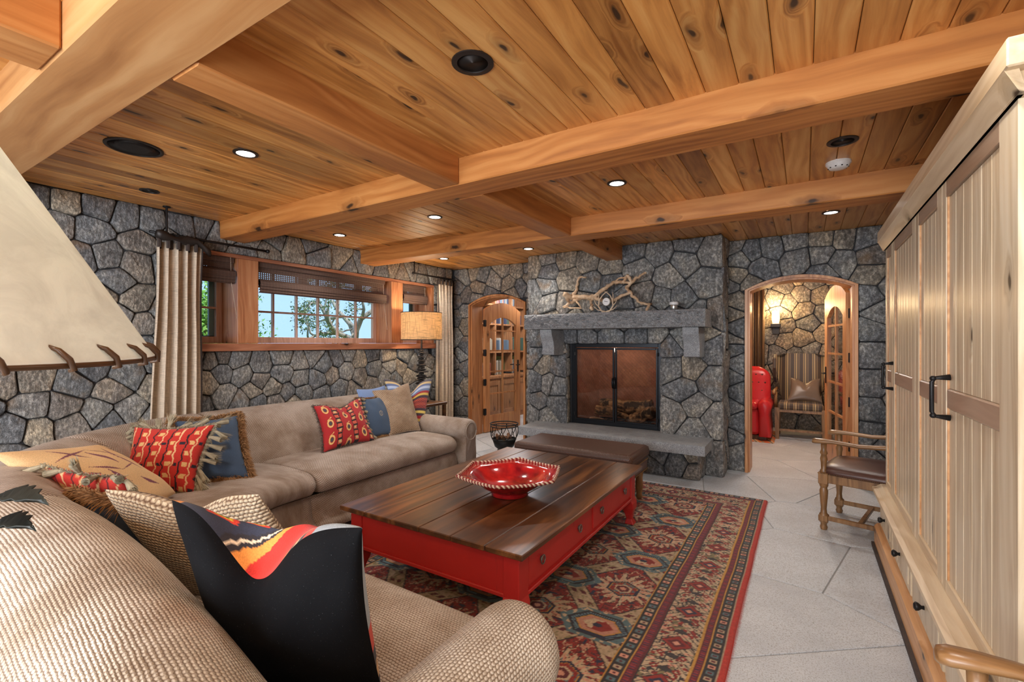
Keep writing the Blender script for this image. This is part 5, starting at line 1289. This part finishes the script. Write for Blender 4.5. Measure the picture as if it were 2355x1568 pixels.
for x in (-2.14, -.68):
    for y in (-.30, .09): mb = MB(); mb.box(x-.03, x+.03, y-.03, y+.03, 0, .685, .004); obj('leg', mb, M['amber'], tb)
mb = MB(); mb.box(-2.14, -.68, -.31, -.29, .58, .685); mb.box(-2.14, -.68, .08, .10, .58, .685); obj('apron', mb, M['amber'], tb)
tr = thing('serving_tray', 'dark tray with a curved metal handle at the bottom left corner', 'tray', (-1.28, .02, .72))
mb = MB(); mb.box(-1.48, -1.05, -.17, .145, .721, .731); mb.box(-1.48, -1.05, .135, .145, .731, .76); mb.box(-1.48, -1.05, -.17, -.16, .731, .76); mb.box(-1.48, -1.47, -.16, .135, .731, .76); mb.box(-1.06, -1.05, -.16, .135, .731, .76); obj('pan', mb, M['dark_bronze'], tr)
mb = MB(); mb.tube([(-1.33, .14, .75), (-1.32, .145, .79), (-1.29, .15, .808), (-1.20, .15, .812), (-1.13, .15, .805), (-1.10, .145, .79), (-1.09, .14, .75)], .0055, 8); obj('handle', mb, M['dark_bronze'], tr, smooth=True)

# ---------------------------------------------------------------- ceiling fittings
def downlight(x, y, on, label, r=.068):
    t = thing('recessed_downlight', label, 'ceiling light', (x, y, CEIL-.005))
    mb = MB(); mb.lathe([(r, 0), (r, -.006), (r*.74, -.008), (r*.72, .0)], (x, y, CEIL+.001), 32, cap=False); obj('trim_ring', mb, M['dark_bronze'], t, smooth=True, auto=40)
    mb = MB()
    if on:
        mb.lathe([(r*.74, -.002), (r*.74, -.0035)], (x, y, CEIL), 28); obj('lens', mb, M['bulb'], t)
        L = bpy.data.lights.new('downlight', 'SPOT'); L.energy = E_DL; L.spot_size = math.radians(140); L.spot_blend = .9; L.shadow_soft_size = .06; L.color = (1, .94, .86)
        o = bpy.data.objects.new('ceiling_spot', L); COL.objects.link(o); o.location = (x, y, CEIL-.03)
    else:
        mb.lathe([(r*.74, -.002), (r*.6, -.0008), (.001, -.0005)], (x, y, CEIL), 28); obj('baffle', mb, M['dark_bronze'], t, smooth=True)
E_DL = 26
downlight(-2.82, 1.53, True, 'lit recessed ceiling light between the first two beams, left bay')
downlight(-1.123, 3.20, True, 'lit recessed ceiling light in front of the fireplace, centre bay')
downlight(-2.804, 3.195, True, 'lit recessed ceiling light in the left bay, right one of the pair')
downlight(-4.117, 3.204, True, 'lit recessed ceiling light in the left bay, near the window')
downlight(.194, 4.894, True, 'lit recessed ceiling light in front of the right arched doorway')
downlight(-4.082, 4.83, True, 'lit recessed ceiling light in the corner above the left curtain doorway')
downlight(-2.8, 4.86, True, 'lit recessed ceiling light hidden behind the third beam')
downlight(-.561, 4.745, False, 'dark recessed fitting by the chimney breast', .045)
downlight(-1.134, 1.52, False, 'unlit dark recessed light in the nearest middle bay', .085)
downlight(.181, 3.203, False, 'unlit dark recessed light beside the white smoke alarm', .075)
downlight(-4.12, 1.53, False, 'small unlit recessed light above the left curtain', .062)
sp = thing('ceiling_speaker', 'large round black ceiling speaker at the upper left', 'speaker', (-3.283, 1.145, CEIL-.01))
mb = MB(); mb.lathe([(.138, .002), (.138, -.006), (.122, -.008), (.120, -.004)], (-3.283, 1.145, CEIL), 40, cap=False); obj('rim', mb, M['dark_bronze'], sp, smooth=True)
mb = MB(); mb.lathe([(.121, -.004), (.06, -.006), (.001, -.0065)], (-3.283, 1.145, CEIL), 40); obj('grille', mb, M['black_iron'], sp, smooth=True)
sm = thing('smoke_alarm', 'white round smoke alarm on the ceiling near the cabinet', 'smoke alarm', (.18, 3.566, CEIL-.04))
mb = MB(); mb.lathe([(.068, .002), (.068, -.012), (.062, -.018), (.056, -.030), (.046, -.040), (.02, -.043), (.001, -.043)], (.18, 3.566, CEIL), 32); obj('housing', mb, M['white'], sm, smooth=True, auto=40)
for k in range(10):
    a = 2*PI*k/10; mb = MB(); c = (.18 + .052*math.cos(a), 3.566 + .052*math.sin(a), CEIL-.034); mb.box(c[0]-.004, c[0]+.004, c[1]-.004, c[1]+.004, c[2]-.003, c[2]+.002); obj('vent', mb, M['black_iron'], sm)
for x, y in ((-4.1, -.3), (-2.8, -.3), (-1.1, -.3), (.2, -.3), (.2, 1.5), (-2.8, -1.5), (-.5, -1.5)):  # extra out-of-view spots without fittings, added as fill
    L = bpy.data.lights.new('downlight', 'SPOT'); L.energy = E_DL*(.35 if y == -.3 and x < 0 else .9); L.spot_size = math.radians(140); L.spot_blend = .9; L.shadow_soft_size = .06; L.color = (1, .91, .8)
    o = bpy.data.objects.new('ceiling_spot', L); COL.objects.link(o); o.location = (x, y, CEIL-.03)

# ---------------------------------------------------------------- mantel display
dwm = NT('driftwood', .8); _c = dwm.obj(); _g = dwm.noise(dwm.vmul(_c, (18, 18, 18)), 1.0, 5, .7); dwm.set(col=dwm.ramp(_g, [(.3, (.36, .20, .10)), (.5, (.62, .42, .26)), (.7, (.78, .60, .42))])); dwm.bump(_g, .7, .01); dwm = dwm.m
DW = [(-2.452,1.838),(-2.391,1.891),(-2.281,1.922),(-2.412,1.985),(-2.351,1.963),(-2.231,1.956),(-2.057,1.938),(-1.907,2.045),(-1.852,2.103),(-1.734,2.095),(-1.655,2.167),(-1.62,2.078),(-1.699,2.023),(-1.637,1.976),(-1.602,1.923),(-1.516,1.85),(-1.415,1.837),(-1.457,1.763),(-1.448,2.176),(-1.533,2.157),(-2.301,2.034),(-2.231,2.166),(-2.163,2.188),(-2.114,1.878),(-2.086,1.787),(-2.212,1.819),(-1.87,1.884),(-1.40,1.80),(-1.925,1.781),(-1.779,1.863)]
dw = thing('driftwood_branch', 'twisting pale driftwood branch standing on the mantel', 'driftwood', (-1.95, 5.10, 1.745))
def limb(ids, r0, r1):
    from mathutils import noise as mn
    pts = [Vector((DW[i][0], 5.10 + .05*math.sin(i*1.7), DW[i][1]-.012)) for i in ids]; P = []
    for a, b in zip(pts[:-1], pts[1:]):
        for k in range(5): P.append(a.lerp(b, k/5))
    P.append(pts[-1]); Q = []; rr = []
    for k, p in enumerate(P):
        f = k/(len(P)-1); j = Vector((mn.noise(p*23), mn.noise(p*21+Vector((3, 0, 0))), mn.noise(p*25+Vector((0, 7, 0)))))*.022
        Q.append(p+j); rr.append(1.22*(r0+(r1-r0)*f)*(1 + .45*mn.noise(p*38)))
    mb = MB(); mb.tube(Q, rr, 9); obj('limb', mb, dwm, dw, smooth=True)
limb([0, 1, 2, 5, 6], .011, .024); limb([3, 4, 5], .03, .02); limb([3, 1], .02, .012); limb([4, 20, 21, 22], .018, .006); limb([5, 6, 7, 8, 9, 10], .023, .012); limb([4, 6], .022, .022)
limb([10, 11, 12, 13, 14, 15, 16, 17], .015, .011); limb([11, 19, 18], .014, .008); limb([9, 11], .011, .010); limb([6, 23, 24], .016, .014); limb([2, 25, 0], .010, .006); limb([6, 26, 13], .017, .014); limb([13, 12], .016, .014); limb([8, 10], .010, .008); limb([20, 4, 3], .012, .018)
ac = thing('antler_clock', 'small white faced clock ringed by antlers in front of the driftwood', 'clock', (-1.875, 5.02, 1.745))
mb = MB(); cx_, cz_, cy_ = -1.875, 1.862, 5.0
mb.rings([[(cx_ + r*math.cos(2*PI*i/28), y, cz_ + r*math.sin(2*PI*i/28)) for i in range(28)] for r, y in ((.045, 5.03), (.048, 5.0), (.044, 4.992))]); obj('case', mb, m_plain('clock_case', (.5, .47, .42), .3, .7), ac)
mb = MB(); mb.rings([[(cx_ + .040*math.cos(2*PI*i/28), y, cz_ + .040*math.sin(2*PI*i/28)) for i in range(28)] for y in (4.993, 4.990)]); obj('dial', mb, M['white'], ac)
mb = MB(); mb.tube([(cx_-.022, 4.987, cz_+.008), (cx_, 4.987, cz_), (cx_+.018, 4.987, cz_-.002)], .0022, 5); obj('hands', mb, M['black_iron'], ac)
bone = m_plain('antler', (.62, .48, .34), .6, var=.35, scale=12)
for s_ in (-1, 1):
    for P, r in (([(0, 0, -.115), (.05, -.01, -.10), (.085, -.01, -.05), (.075, -.01, .02), (.045, 0, .07), (.01, 0, .10), (-.015, 0, .115)], .011), ([(.08, -.01, -.05), (.115, -.02, -.02), (.135, -.02, .03)], .008), ([(.078, -.01, 0), (.085, -.01, .05), (.08, -.01, .10)], .007), ([(.03, -.01, -.105), (.09, -.02, -.09), (.135, -.03, -.05)], .007), ([(0, 0, -.115), (-.05, -.02, -.118)], .010)):
        mb = MB(); mb.tube([(cx_ + s_*x, 4.99+y, cz_+z) for x, y, z in P], [r*(1-.6*i/(len(P)-1)) for i in range(len(P))], 8); obj('antler', mb, bone, ac, smooth=True)
jr = thing('candle_jar', 'small silver jar with a white lid at the right end of the mantel', 'jar', (-1.163, 5.08, 1.742))
mb = MB(); mb.lathe([(.032, 0), (.036, .005), (.036, .06), (.034, .065)], (-1.163, 5.08, 1.742), 24); obj('body', mb, m_plain('silver', (.55, .55, .53), .25, .8), jr, smooth=True, auto=40)
mb = MB(); mb.lathe([(.045, .06), (.046, .064), (.046, .085), (.042, .09)], (-1.163, 5.08, 1.742), 24); obj('lid', mb, M['white'], jr, smooth=True, auto=40)

# ---------------------------------------------------------------- sitting nook behind the right doorway
def m_stripe():
    n = NT('striped_satin', .55); c = n.obj(); x = n.n('SeparateXYZ', {0: c}).outputs[0]; k = n.math('FRACT', n.math('MULTIPLY', x, 8.5))
    n.set(col=n.ramp(k, [(0, (.05, .028, .018)), (.28, (.36, .24, .10)), (.36, (.13, .09, .05)), (.5, (.50, .36, .17)), (.6, (.09, .055, .03)), (.78, (.22, .15, .08)), (.86, (.06, .035, .02))], 'CONSTANT'), sheen=.2); return n.m
M['stripe'] = m_stripe()
wc = thing('wing_chair', 'striped wing back armchair with wooden arms in the far room', 'armchair', (-.05, 8.15, 0))
mb = MB(); mb.box(-.33, .23, 7.86, 8.38, .43, .53, 0); obj('seat', mb, M['stripe'], wc, bev=.03)
R = []; mb = MB()
for z, w, y in ((.50, .24, 8.36), (.7, .27, 8.40), (.95, .31, 8.45), (1.12, .34, 8.50), (1.20, .33, 8.52), (1.24, .22, 8.53)):
    R.append([(-.05 + w*s_, y + d*.10 - .09*(abs(s_) > .9 and z > .6), z) for s_, d in ((-1, 0), (-.8, .0), (-.4, .1), (0, .13), (.4, .1), (.8, 0), (1, 0), (1, 1), (.4, 1.1), (0, 1.15), (-.4, 1.1), (-1, 1))])
mb.rings(R); obj('backrest', mb, M['stripe'], wc, smooth=True, auto=50)
for s_ in (-1, 1):
    mb = MB(); x = -.05 + s_*.34; mb.prism([(8.47, .78), (8.30, .86), (8.24, 1.02), (8.28, 1.17), (8.40, 1.23), (8.52, 1.22)], 0, x-.025, x+.025); obj('wing', mb, M['stripe'], wc, bev=.015)
    mb = MB(); x = -.05 + s_*.31; mb.tube([(x, 8.42, .70), (x+s_*.01, 8.15, .70), (x+s_*.02, 7.92, .685), (x+s_*.02, 7.88, .66)], [.022, .024, .028, .02], 8); mb.tube([(x, 7.97, .68), (x, 7.93, .58), (x, 7.98, .44)], [.022, .02, .026], 8); obj('arm', mb, M['oak'], wc, smooth=True)
for x in (-.34, .24):
    for y in (7.90, 8.36): mb = MB(); mb.rings([[(x+dx*k, y+dy*k, z) for dx, dy in ((-.03, -.03), (.03, -.03), (.03, .03), (-.03, .03))] for z, k in ((0, .75), (.42, 1.1), (.46, 1.1))]); obj('leg', mb, M['oak'], wc)
mb = MB(); mb.box(-.34, .24, 7.875, 7.915, .395, .45, .004); mb.box(-.34, .24, 7.89, 7.91, .12, .15); mb.box(-.36, -.32, 7.9, 8.36, .395, .45); mb.box(.22, .26, 7.9, 8.36, .395, .45); mb.box(-.35, -.33, 7.9, 8.36, .12, .15); mb.box(.23, .25, 7.9, 8.36, .12, .15); obj('seat_rail', mb, M['oak'], wc)
pillow('throw_pillow', 'taupe leather pillow on the striped wing chair', [(-.22, 8.02, .545), (.22, 8.06, .545), (.20, 8.26, .88), (-.18, 8.24, .88)], .07, None, M['leather_taupe'], chop=.16, n=40)
rc = thing('recliner', 'tufted bright red leather armchair at the left of the far doorway', 'armchair', (-.70, 7.95, 0))
RL = M['leather_red']
mb = MB(); mb.box(-.86, -.50, 7.60, 8.20, .07, .46); obj('base', mb, RL, rc, bev=.05)
mb = MB(); mb.box(-.84, -.52, 7.56, 8.12, .44, .55); obj('seat_cushion', mb, RL, rc, bev=.045)
mb = MB(); R = []
for i in range(19):
    f = i/18; z = .42 + .62*f; hw = .24 - .02*f - .15*max(0, (f-.72)/.28)**2.6
    R.append([(-.62 + hw*c_, 8.12 + .12*f + .095*s_*(1 - .25*f - .55*max(0, (f-.8)/.2)**3), z) for c_, s_ in [(math.copysign(abs(math.cos(a))**.6, math.cos(a)), math.copysign(abs(math.sin(a))**.6, math.sin(a))) for a in [2*PI*k/28 for k in range(28)]]])
mb.rings(R); obj('backrest', mb, RL, rc, smooth=True)
for i in range(3):
    for j in range(4):
        x = -.76 + .085*j + (.04 if i % 2 else 0); z = .68 + .12*i; mb = MB(); mb.sphere((x, 8.045+.12*(z-.42)/.6, z), .013, 8, 6); obj('tuft_button', mb, M['leather_dark'], rc, smooth=True)
mb = MB(); R = []
for y, k in ((7.53, .45), (7.54, .75), (7.57, .94), (7.62, 1), (7.9, 1), (8.15, 1), (8.22, .8)):
    R.append([(-.44 + sx*k, y, .34 + (sz-.34)*(.92+.08*k)) for sx, sz in [(-.075, .06), (-.07, .40)] + [(.095*math.cos(a), .50 + .085*math.sin(a)) for a in [PI*1.15 - PI*1.3*i/12 for i in range(13)]] + [(.065, .38), (.085, .06)]])
mb.rings(R); obj('arm', mb, RL, rc, smooth=True, auto=60)
mb = MB(); mb.box(-.93, -.82, 7.58, 8.28, .05, .58); obj('arm', mb, RL, rc, bev=.04)
mb = MB()
for y in (7.66, 8.16): mb.box(-.88, -.42, y-.03, y+.03, 0.008, .07)
obj('leg', mb, M['tabletop'], rc)
rc.location.x -= .045
def m_orange():
    n = NT('striped_rug', .95); c = n.obj(); x = n.n('SeparateXYZ', {0: c}); k = n.math('FRACT', n.math('MULTIPLY', n.math('ADD', x.outputs[0], n.math('MULTIPLY', x.outputs[1], .35)), 5.0))
    n.set(col=n.ramp(k, [(0, (.55, .13, .04)), (.35, (.45, .34, .2)), (.45, (.10, .05, .03)), (.52, (.55, .40, .24)), (.66, (.6, .18, .05)), (.85, (.3, .22, .12))], 'CONSTANT')); return n.m
mb = MB(); mb.box(-.97, -.36, 7.48, 8.5, 0, .008); o = obj('small_rug', mb, m_orange(), None, origin=(-.66, 8, 0)); tag(o, 'small orange striped rug under the red leather chair', 'rug')
cu = thing('curtain', 'brown striped curtain behind the red leather chair, beside the wall sconce', 'curtain', (-.72, 8.8, 0)); mb = MB()
R = [[(-.93 + .37*j/70, 8.80 + .03*math.sin(2*PI*5*j/70), z) for j in range(71)] for z in (2.35, 1.2, .02)]; mb.rings(R, False, False, closed=False)
def m_cst():
    n = NT('striped_curtain', .8); x = n.n('SeparateXYZ', {0: n.obj()}).outputs[0]; k = n.math('FRACT', n.math('MULTIPLY', x, 18.0)); n.set(col=n.ramp(k, [(0, (.07, .04, .025)), (.4, (.30, .17, .07)), (.55, (.10, .055, .03)), (.8, (.2, .12, .06))], 'CONSTANT')); return n.m
o = obj('cloth', mb, m_cst(), cu, smooth=True); sf = o.modifiers.new('t', 'SOLIDIFY'); sf.thickness = .004
mb = MB(); mb.tube([(-.96, 8.80, 2.37), (-.52, 8.80, 2.37)], .014, 8); obj('rod', mb, M['black_iron'], cu)
sc_ = thing('wall_sconce', 'glowing wall sconce on the far stone wall', 'wall lamp', (-.40, 8.80, 1.70))
mb = MB(); mb.box(-.47, -.33, 8.76, 8.92, 1.66, 1.72, .005); mb.box(-.45, -.35, 8.86, 8.92, 1.55, 1.66, .003); obj('bracket', mb, M['dark_bronze'], sc_)
mb = MB(); mb.rings([[(-.40 + r*math.cos(2*PI*i/16), 8.82 + r*math.sin(2*PI*i/16), z) for i in range(16)] for r, z in ((.045, 1.72), (.06, 1.80), (.055, 1.93))], True, False)
SG = m_emit('sconce_glass', (1, .66, .22), 3.2); obj('glass', mb, SG, sc_, smooth=True)
mb = MB(); mb.sphere((-.40, 8.82, 1.83), .028, 10, 8); obj('flame_bulb', mb, M['bulb'], sc_, smooth=True)
L = bpy.data.lights.new('firebox_fill', 'POINT'); L.energy = 2.6; L.color = (1, .86, .7); L.shadow_soft_size = .04; o = bpy.data.objects.new('firebox_fill', L); COL.objects.link(o); o.location = (-1.92, 5.52, 1.33)  # added fill light to brighten the firebox, no visible source
point('sconce_light', (-.40, 8.74, 1.98), 14, (1, .70, .36), .06)
for x, y, e in ((-.25, 6.8, 42),):  # added fill light for the nook and open door leaf, no fitting
    L = bpy.data.lights.new('nook_fill', 'POINT'); L.energy = e; L.color = (1, .95, .9); L.shadow_soft_size = .15; o = bpy.data.objects.new('nook_fill_lamp', L); COL.objects.link(o); o.location = (x, y, 2.3)

# ---------------------------------------------------------------- study behind the left doorway: bookcase
bc_ = thing('bookcase', 'built in wooden bookcase with panelled cupboards seen through the left glazed door', 'bookcase', (-4.95, 7.2, 0))
M['bookwood'] = m_wood('bookcase_wood', (.26, .11, .05), (.42, .20, .09), (.54, .30, .15), 2, .1, .4, 1.2, .2)
def bkb(mb, u0, u1, d0, d1, z0, z1, ch=0): return mb.box(-4.80-d1, -4.80-d0, u0, u1, z0, z1, ch)   # u along the wall, d depth
obj('back_panel', bkb(MB(), 6.0, 8.28, .27, .30, 0, 2.45), M['bookwood'], bc_)
UP = (6.0, 6.56, 7.12, 7.68, 8.245)
for u in UP: obj('upright', bkb(MB(), u, u+.035, 0, .27, .85, 2.45, .003), M['bookwood'], bc_)
SHZ = [.815, 1.25, 1.76, 2.12]
for z in SHZ[1:]: obj('shelf', bkb(MB(), 6.0, 8.28, .005, .27, z-.03, z, .003), M['bookwood'], bc_)
mb = MB(); bkb(mb, 6.0, 8.28, -.10, .27, 0, .77); bkb(mb, 6.0, 8.28, -.13, .27, .77, .813, .004); obj('cupboard', mb, M['bookwood'], bc_)
for k in range(4):
    u = 6.03 + .56*k; d = obj('cupboard_door', bkb(MB(), u, u+.52, -.112, -.10, .10, .74, .003), M['bookwood'], bc_)
    mb = MB()
    for q in ((u+.01, u+.08, .12, .72), (u+.44, u+.51, .12, .72), (u+.08, u+.44, .12, .19), (u+.08, u+.44, .65, .72)): bkb(mb, q[0], q[1], -.124, -.112, q[2], q[3], .002)
    obj('door_frame', mb, M['bookwood'], d)
bcol = [(.06, .08, .15), (.30, .06, .05), (.36, .33, .26), (.07, .13, .10), (.15, .15, .17), (.55, .52, .45), (.14, .22, .32)]
BM = [m_plain('book_cloth_%d' % i, c, .7) for i, c in enumerate(bcol)]
names = {0: 'dark blue', 1: 'dark red', 2: 'tan', 3: 'dark green', 4: 'charcoal', 5: 'cream', 6: 'slate blue'}; zn = {.815: 'bottom shelf', 1.25: 'second shelf', 1.76: 'third shelf', 2.12: 'top shelf'}
ordn = ['first', 'second', 'third', 'fourth', 'fifth', 'sixth', 'seventh', 'eighth', 'ninth', 'tenth', 'eleventh', 'twelfth', 'thirteenth', 'fourteenth', 'fifteenth', 'sixteenth', 'seventeenth', 'eighteenth', 'nineteenth', 'twentieth', 'twenty-first', 'twenty-second', 'twenty-third', 'twenty-fourth', 'twenty-fifth']
def book(u, w, h, z, ci, k):
    t = thing('book', '%s book, %s from the left on the %s of the study bookcase' % (names[ci], ordn[k], zn[z]), 'book', (-4.88, u+w/2, z), 'books on the study bookcase')
    obj('cover', bkb(MB(), u, u+w, .04, .21, z, z+h, .003), BM[ci], t)
    obj('pages', bkb(MB(), u+.003, u+w-.003, .045, .21, z+h-.004, z+h+.001), M['white'], t)
rb = random.Random(3)
for z in SHZ:
    u = 6.62; k = 0
    while u < 8.2 and k < 25:
        w = rb.uniform(.024, .045)
        hit = [q for q in UP if q-.002 < u+w and u < q+.037]
        if hit: u = hit[0]+.04; continue
        if rb.random() < .12: u += rb.uniform(.05, .14); continue
        book(u, w-.002, rb.uniform(.19, .27), z, rb.randrange(7), k); u += w; k += 1
for x, y, e in ((-4.1, 6.9, 60),):  # added fill light to brighten the bookcase, no fitting
    L = bpy.data.lights.new('study_fill', 'POINT'); L.energy = e; L.color = (.92, .95, 1); L.shadow_soft_size = .2; o = bpy.data.objects.new('study_fill_lamp', L); COL.objects.link(o); o.location = (x, y, 2.3)

# ---------------------------------------------------------------- outside the windows
GZ = 1.15
mb = MB(); mb.box(-40, -4.96, -20, 40, GZ-.3, GZ); 
def m_grass():
    n = NT('garden_ground', .95); c = n.obj(); n.set(col=n.mix(n.noise(c, 6, 4), (.05, .12, .03), (.20, .26, .10))); return n.m
o = struct('garden_ground', mb, m_grass())
mb = MB(); mb.box(-7.35, -6.85, 8.35, 9.15, GZ, 4.2)
pl = thing('stone_pillar', 'pale stone pillar of the house seen through the right of the middle window', 'pillar', (-7.1, 8.75, GZ)); obj('core', mb, M['mortar'], pl)
ps = scatter((8.35, 9.15, GZ, 4.2), .3, (), []); stones(pl, ps, (8.35, 9.15, GZ, 4.2), (-6.85, 0, 0), Y_, Z_, X_, d0=.03, d1=.05)
ps = scatter((-7.35, -6.85, GZ, 4.2), .26, (), []); stones(pl, ps, (-7.35, -6.85, GZ, 4.2), (0, 8.35, 0), X_, Z_, (0, -1, 0), d0=.03, d1=.05)
mb = MB(); mb.box(-6.3, -6.1, 7.0, 8.0, GZ, 3.2)
gw = thing('garden_wall', 'dark fieldstone garden wall seen through the small right window', 'wall', (-6.2, 7.5, GZ)); 
mb = MB(); mb.box(-6.5, -6.2, 7.05, 8.1, GZ, 3.4); obj('core', mb, M['mortar'], gw)
def m_leaf(name, a, b):
    n = NT(name, .6); n.set(col=n.mix(n.noise(n.obj(), 4, 3), a, b)); n.b.inputs['Transmission Weight'].default_value = 0.0; return n.m
LG = m_leaf('leaf_green', (.10, .30, .03), (.30, .55, .09)); LO = m_leaf('leaf_olive', (.07, .13, .06), (.26, .34, .18))
def leaves(t, cs, n, size, m, name='foliage'):
    mb = MB()
    for _ in range(n):
        c, r = cs[RS.randint(len(cs))]; d = RS.normal(0, 1, 3); d /= np.linalg.norm(d); p = np.array(c) + d*r*RS.uniform(.5, 1)
        u = RS.normal(0, 1, 3); u /= np.linalg.norm(u); w = np.cross(u, d); w /= np.linalg.norm(w)+1e-9; s_ = size*RS.uniform(.6, 1.3); k = len(mb.v)
        mb.v += [tuple(p-u*s_), tuple(p+w*s_*.45), tuple(p+u*s_), tuple(p-w*s_*.45)]; mb.f.append((k, k+1, k+2, k+3))
    return obj(name, mb, m, t, kind='stuff', fix=False)
for i, (x, y, h, lab) in enumerate(((-7.2, 3.15, 1.0, 'bright green sunlit shrub filling the left window'), (-8.6, 4.2, .9, 'green shrub behind the bright one'), (-10.6, 5.2, .62, 'low green shrub at the foot of the bare tree'))):
    t = thing('garden_shrub', lab, 'shrub', (x, y, GZ)); mb = MB()
    for k in range(6): mb.tube([(x, y, GZ), (x+RS.uniform(-.3, .3), y+RS.uniform(-.4, .4), GZ+h*.7)], [.02, .008], 5)
    obj('stem', mb, M['log'], t); leaves(t, [((x+RS.uniform(-.35, .35), y+RS.uniform(-.6, .6), GZ+h*RS.uniform(.3, 1.1)), .42) for _ in range(16)], 5200 if i == 0 else 3000, .035, LG)
tt = thing('gnarled_tree', 'gnarled bare branched tree against the sky outside the middle window', 'tree', (-8.0, 6.6, GZ))
bark = m_plain('tree_bark', (.34, .30, .26), .9, bump=.6, scale=20, var=.5)
def twig(p, d, L, r, depth):
    P = [Vector(p)]; dd = Vector(d).normalized()
    for i in range(5):
        dd = (dd + Vector(RS.normal(0, .32, 3))).normalized(); P.append(P[-1] + dd*L/5)
    mb = MB(); mb.tube(P, [r*(1-.11*i) for i in range(6)], 6); obj('branch', mb, bark, tt, smooth=True)
    if depth:
        for k in range(3 if depth > 1 else 3): twig(P[2+k], (Vector(dd) + Vector(RS.normal(0, .85, 3))), L*.62, r*.55, depth-1)
    else: ends.append((tuple(P[-1]), .22))
ends = []
for dx, dy in ((.1, -.7), (.0, .8), (.2, .1)): twig((-8.0, 6.6, GZ + .25), (dx, dy, .55), 1.35, .07, 2)
mb = MB(); mb.tube([(-8.0, 6.6, GZ-.1), (-8.02, 6.62, GZ+.15), (-8, 6.6, GZ+.3)], [.14, .10, .08], 10); obj('trunk', mb, bark, tt, smooth=True)
leaves(tt, ends, 2600, .03, LO)
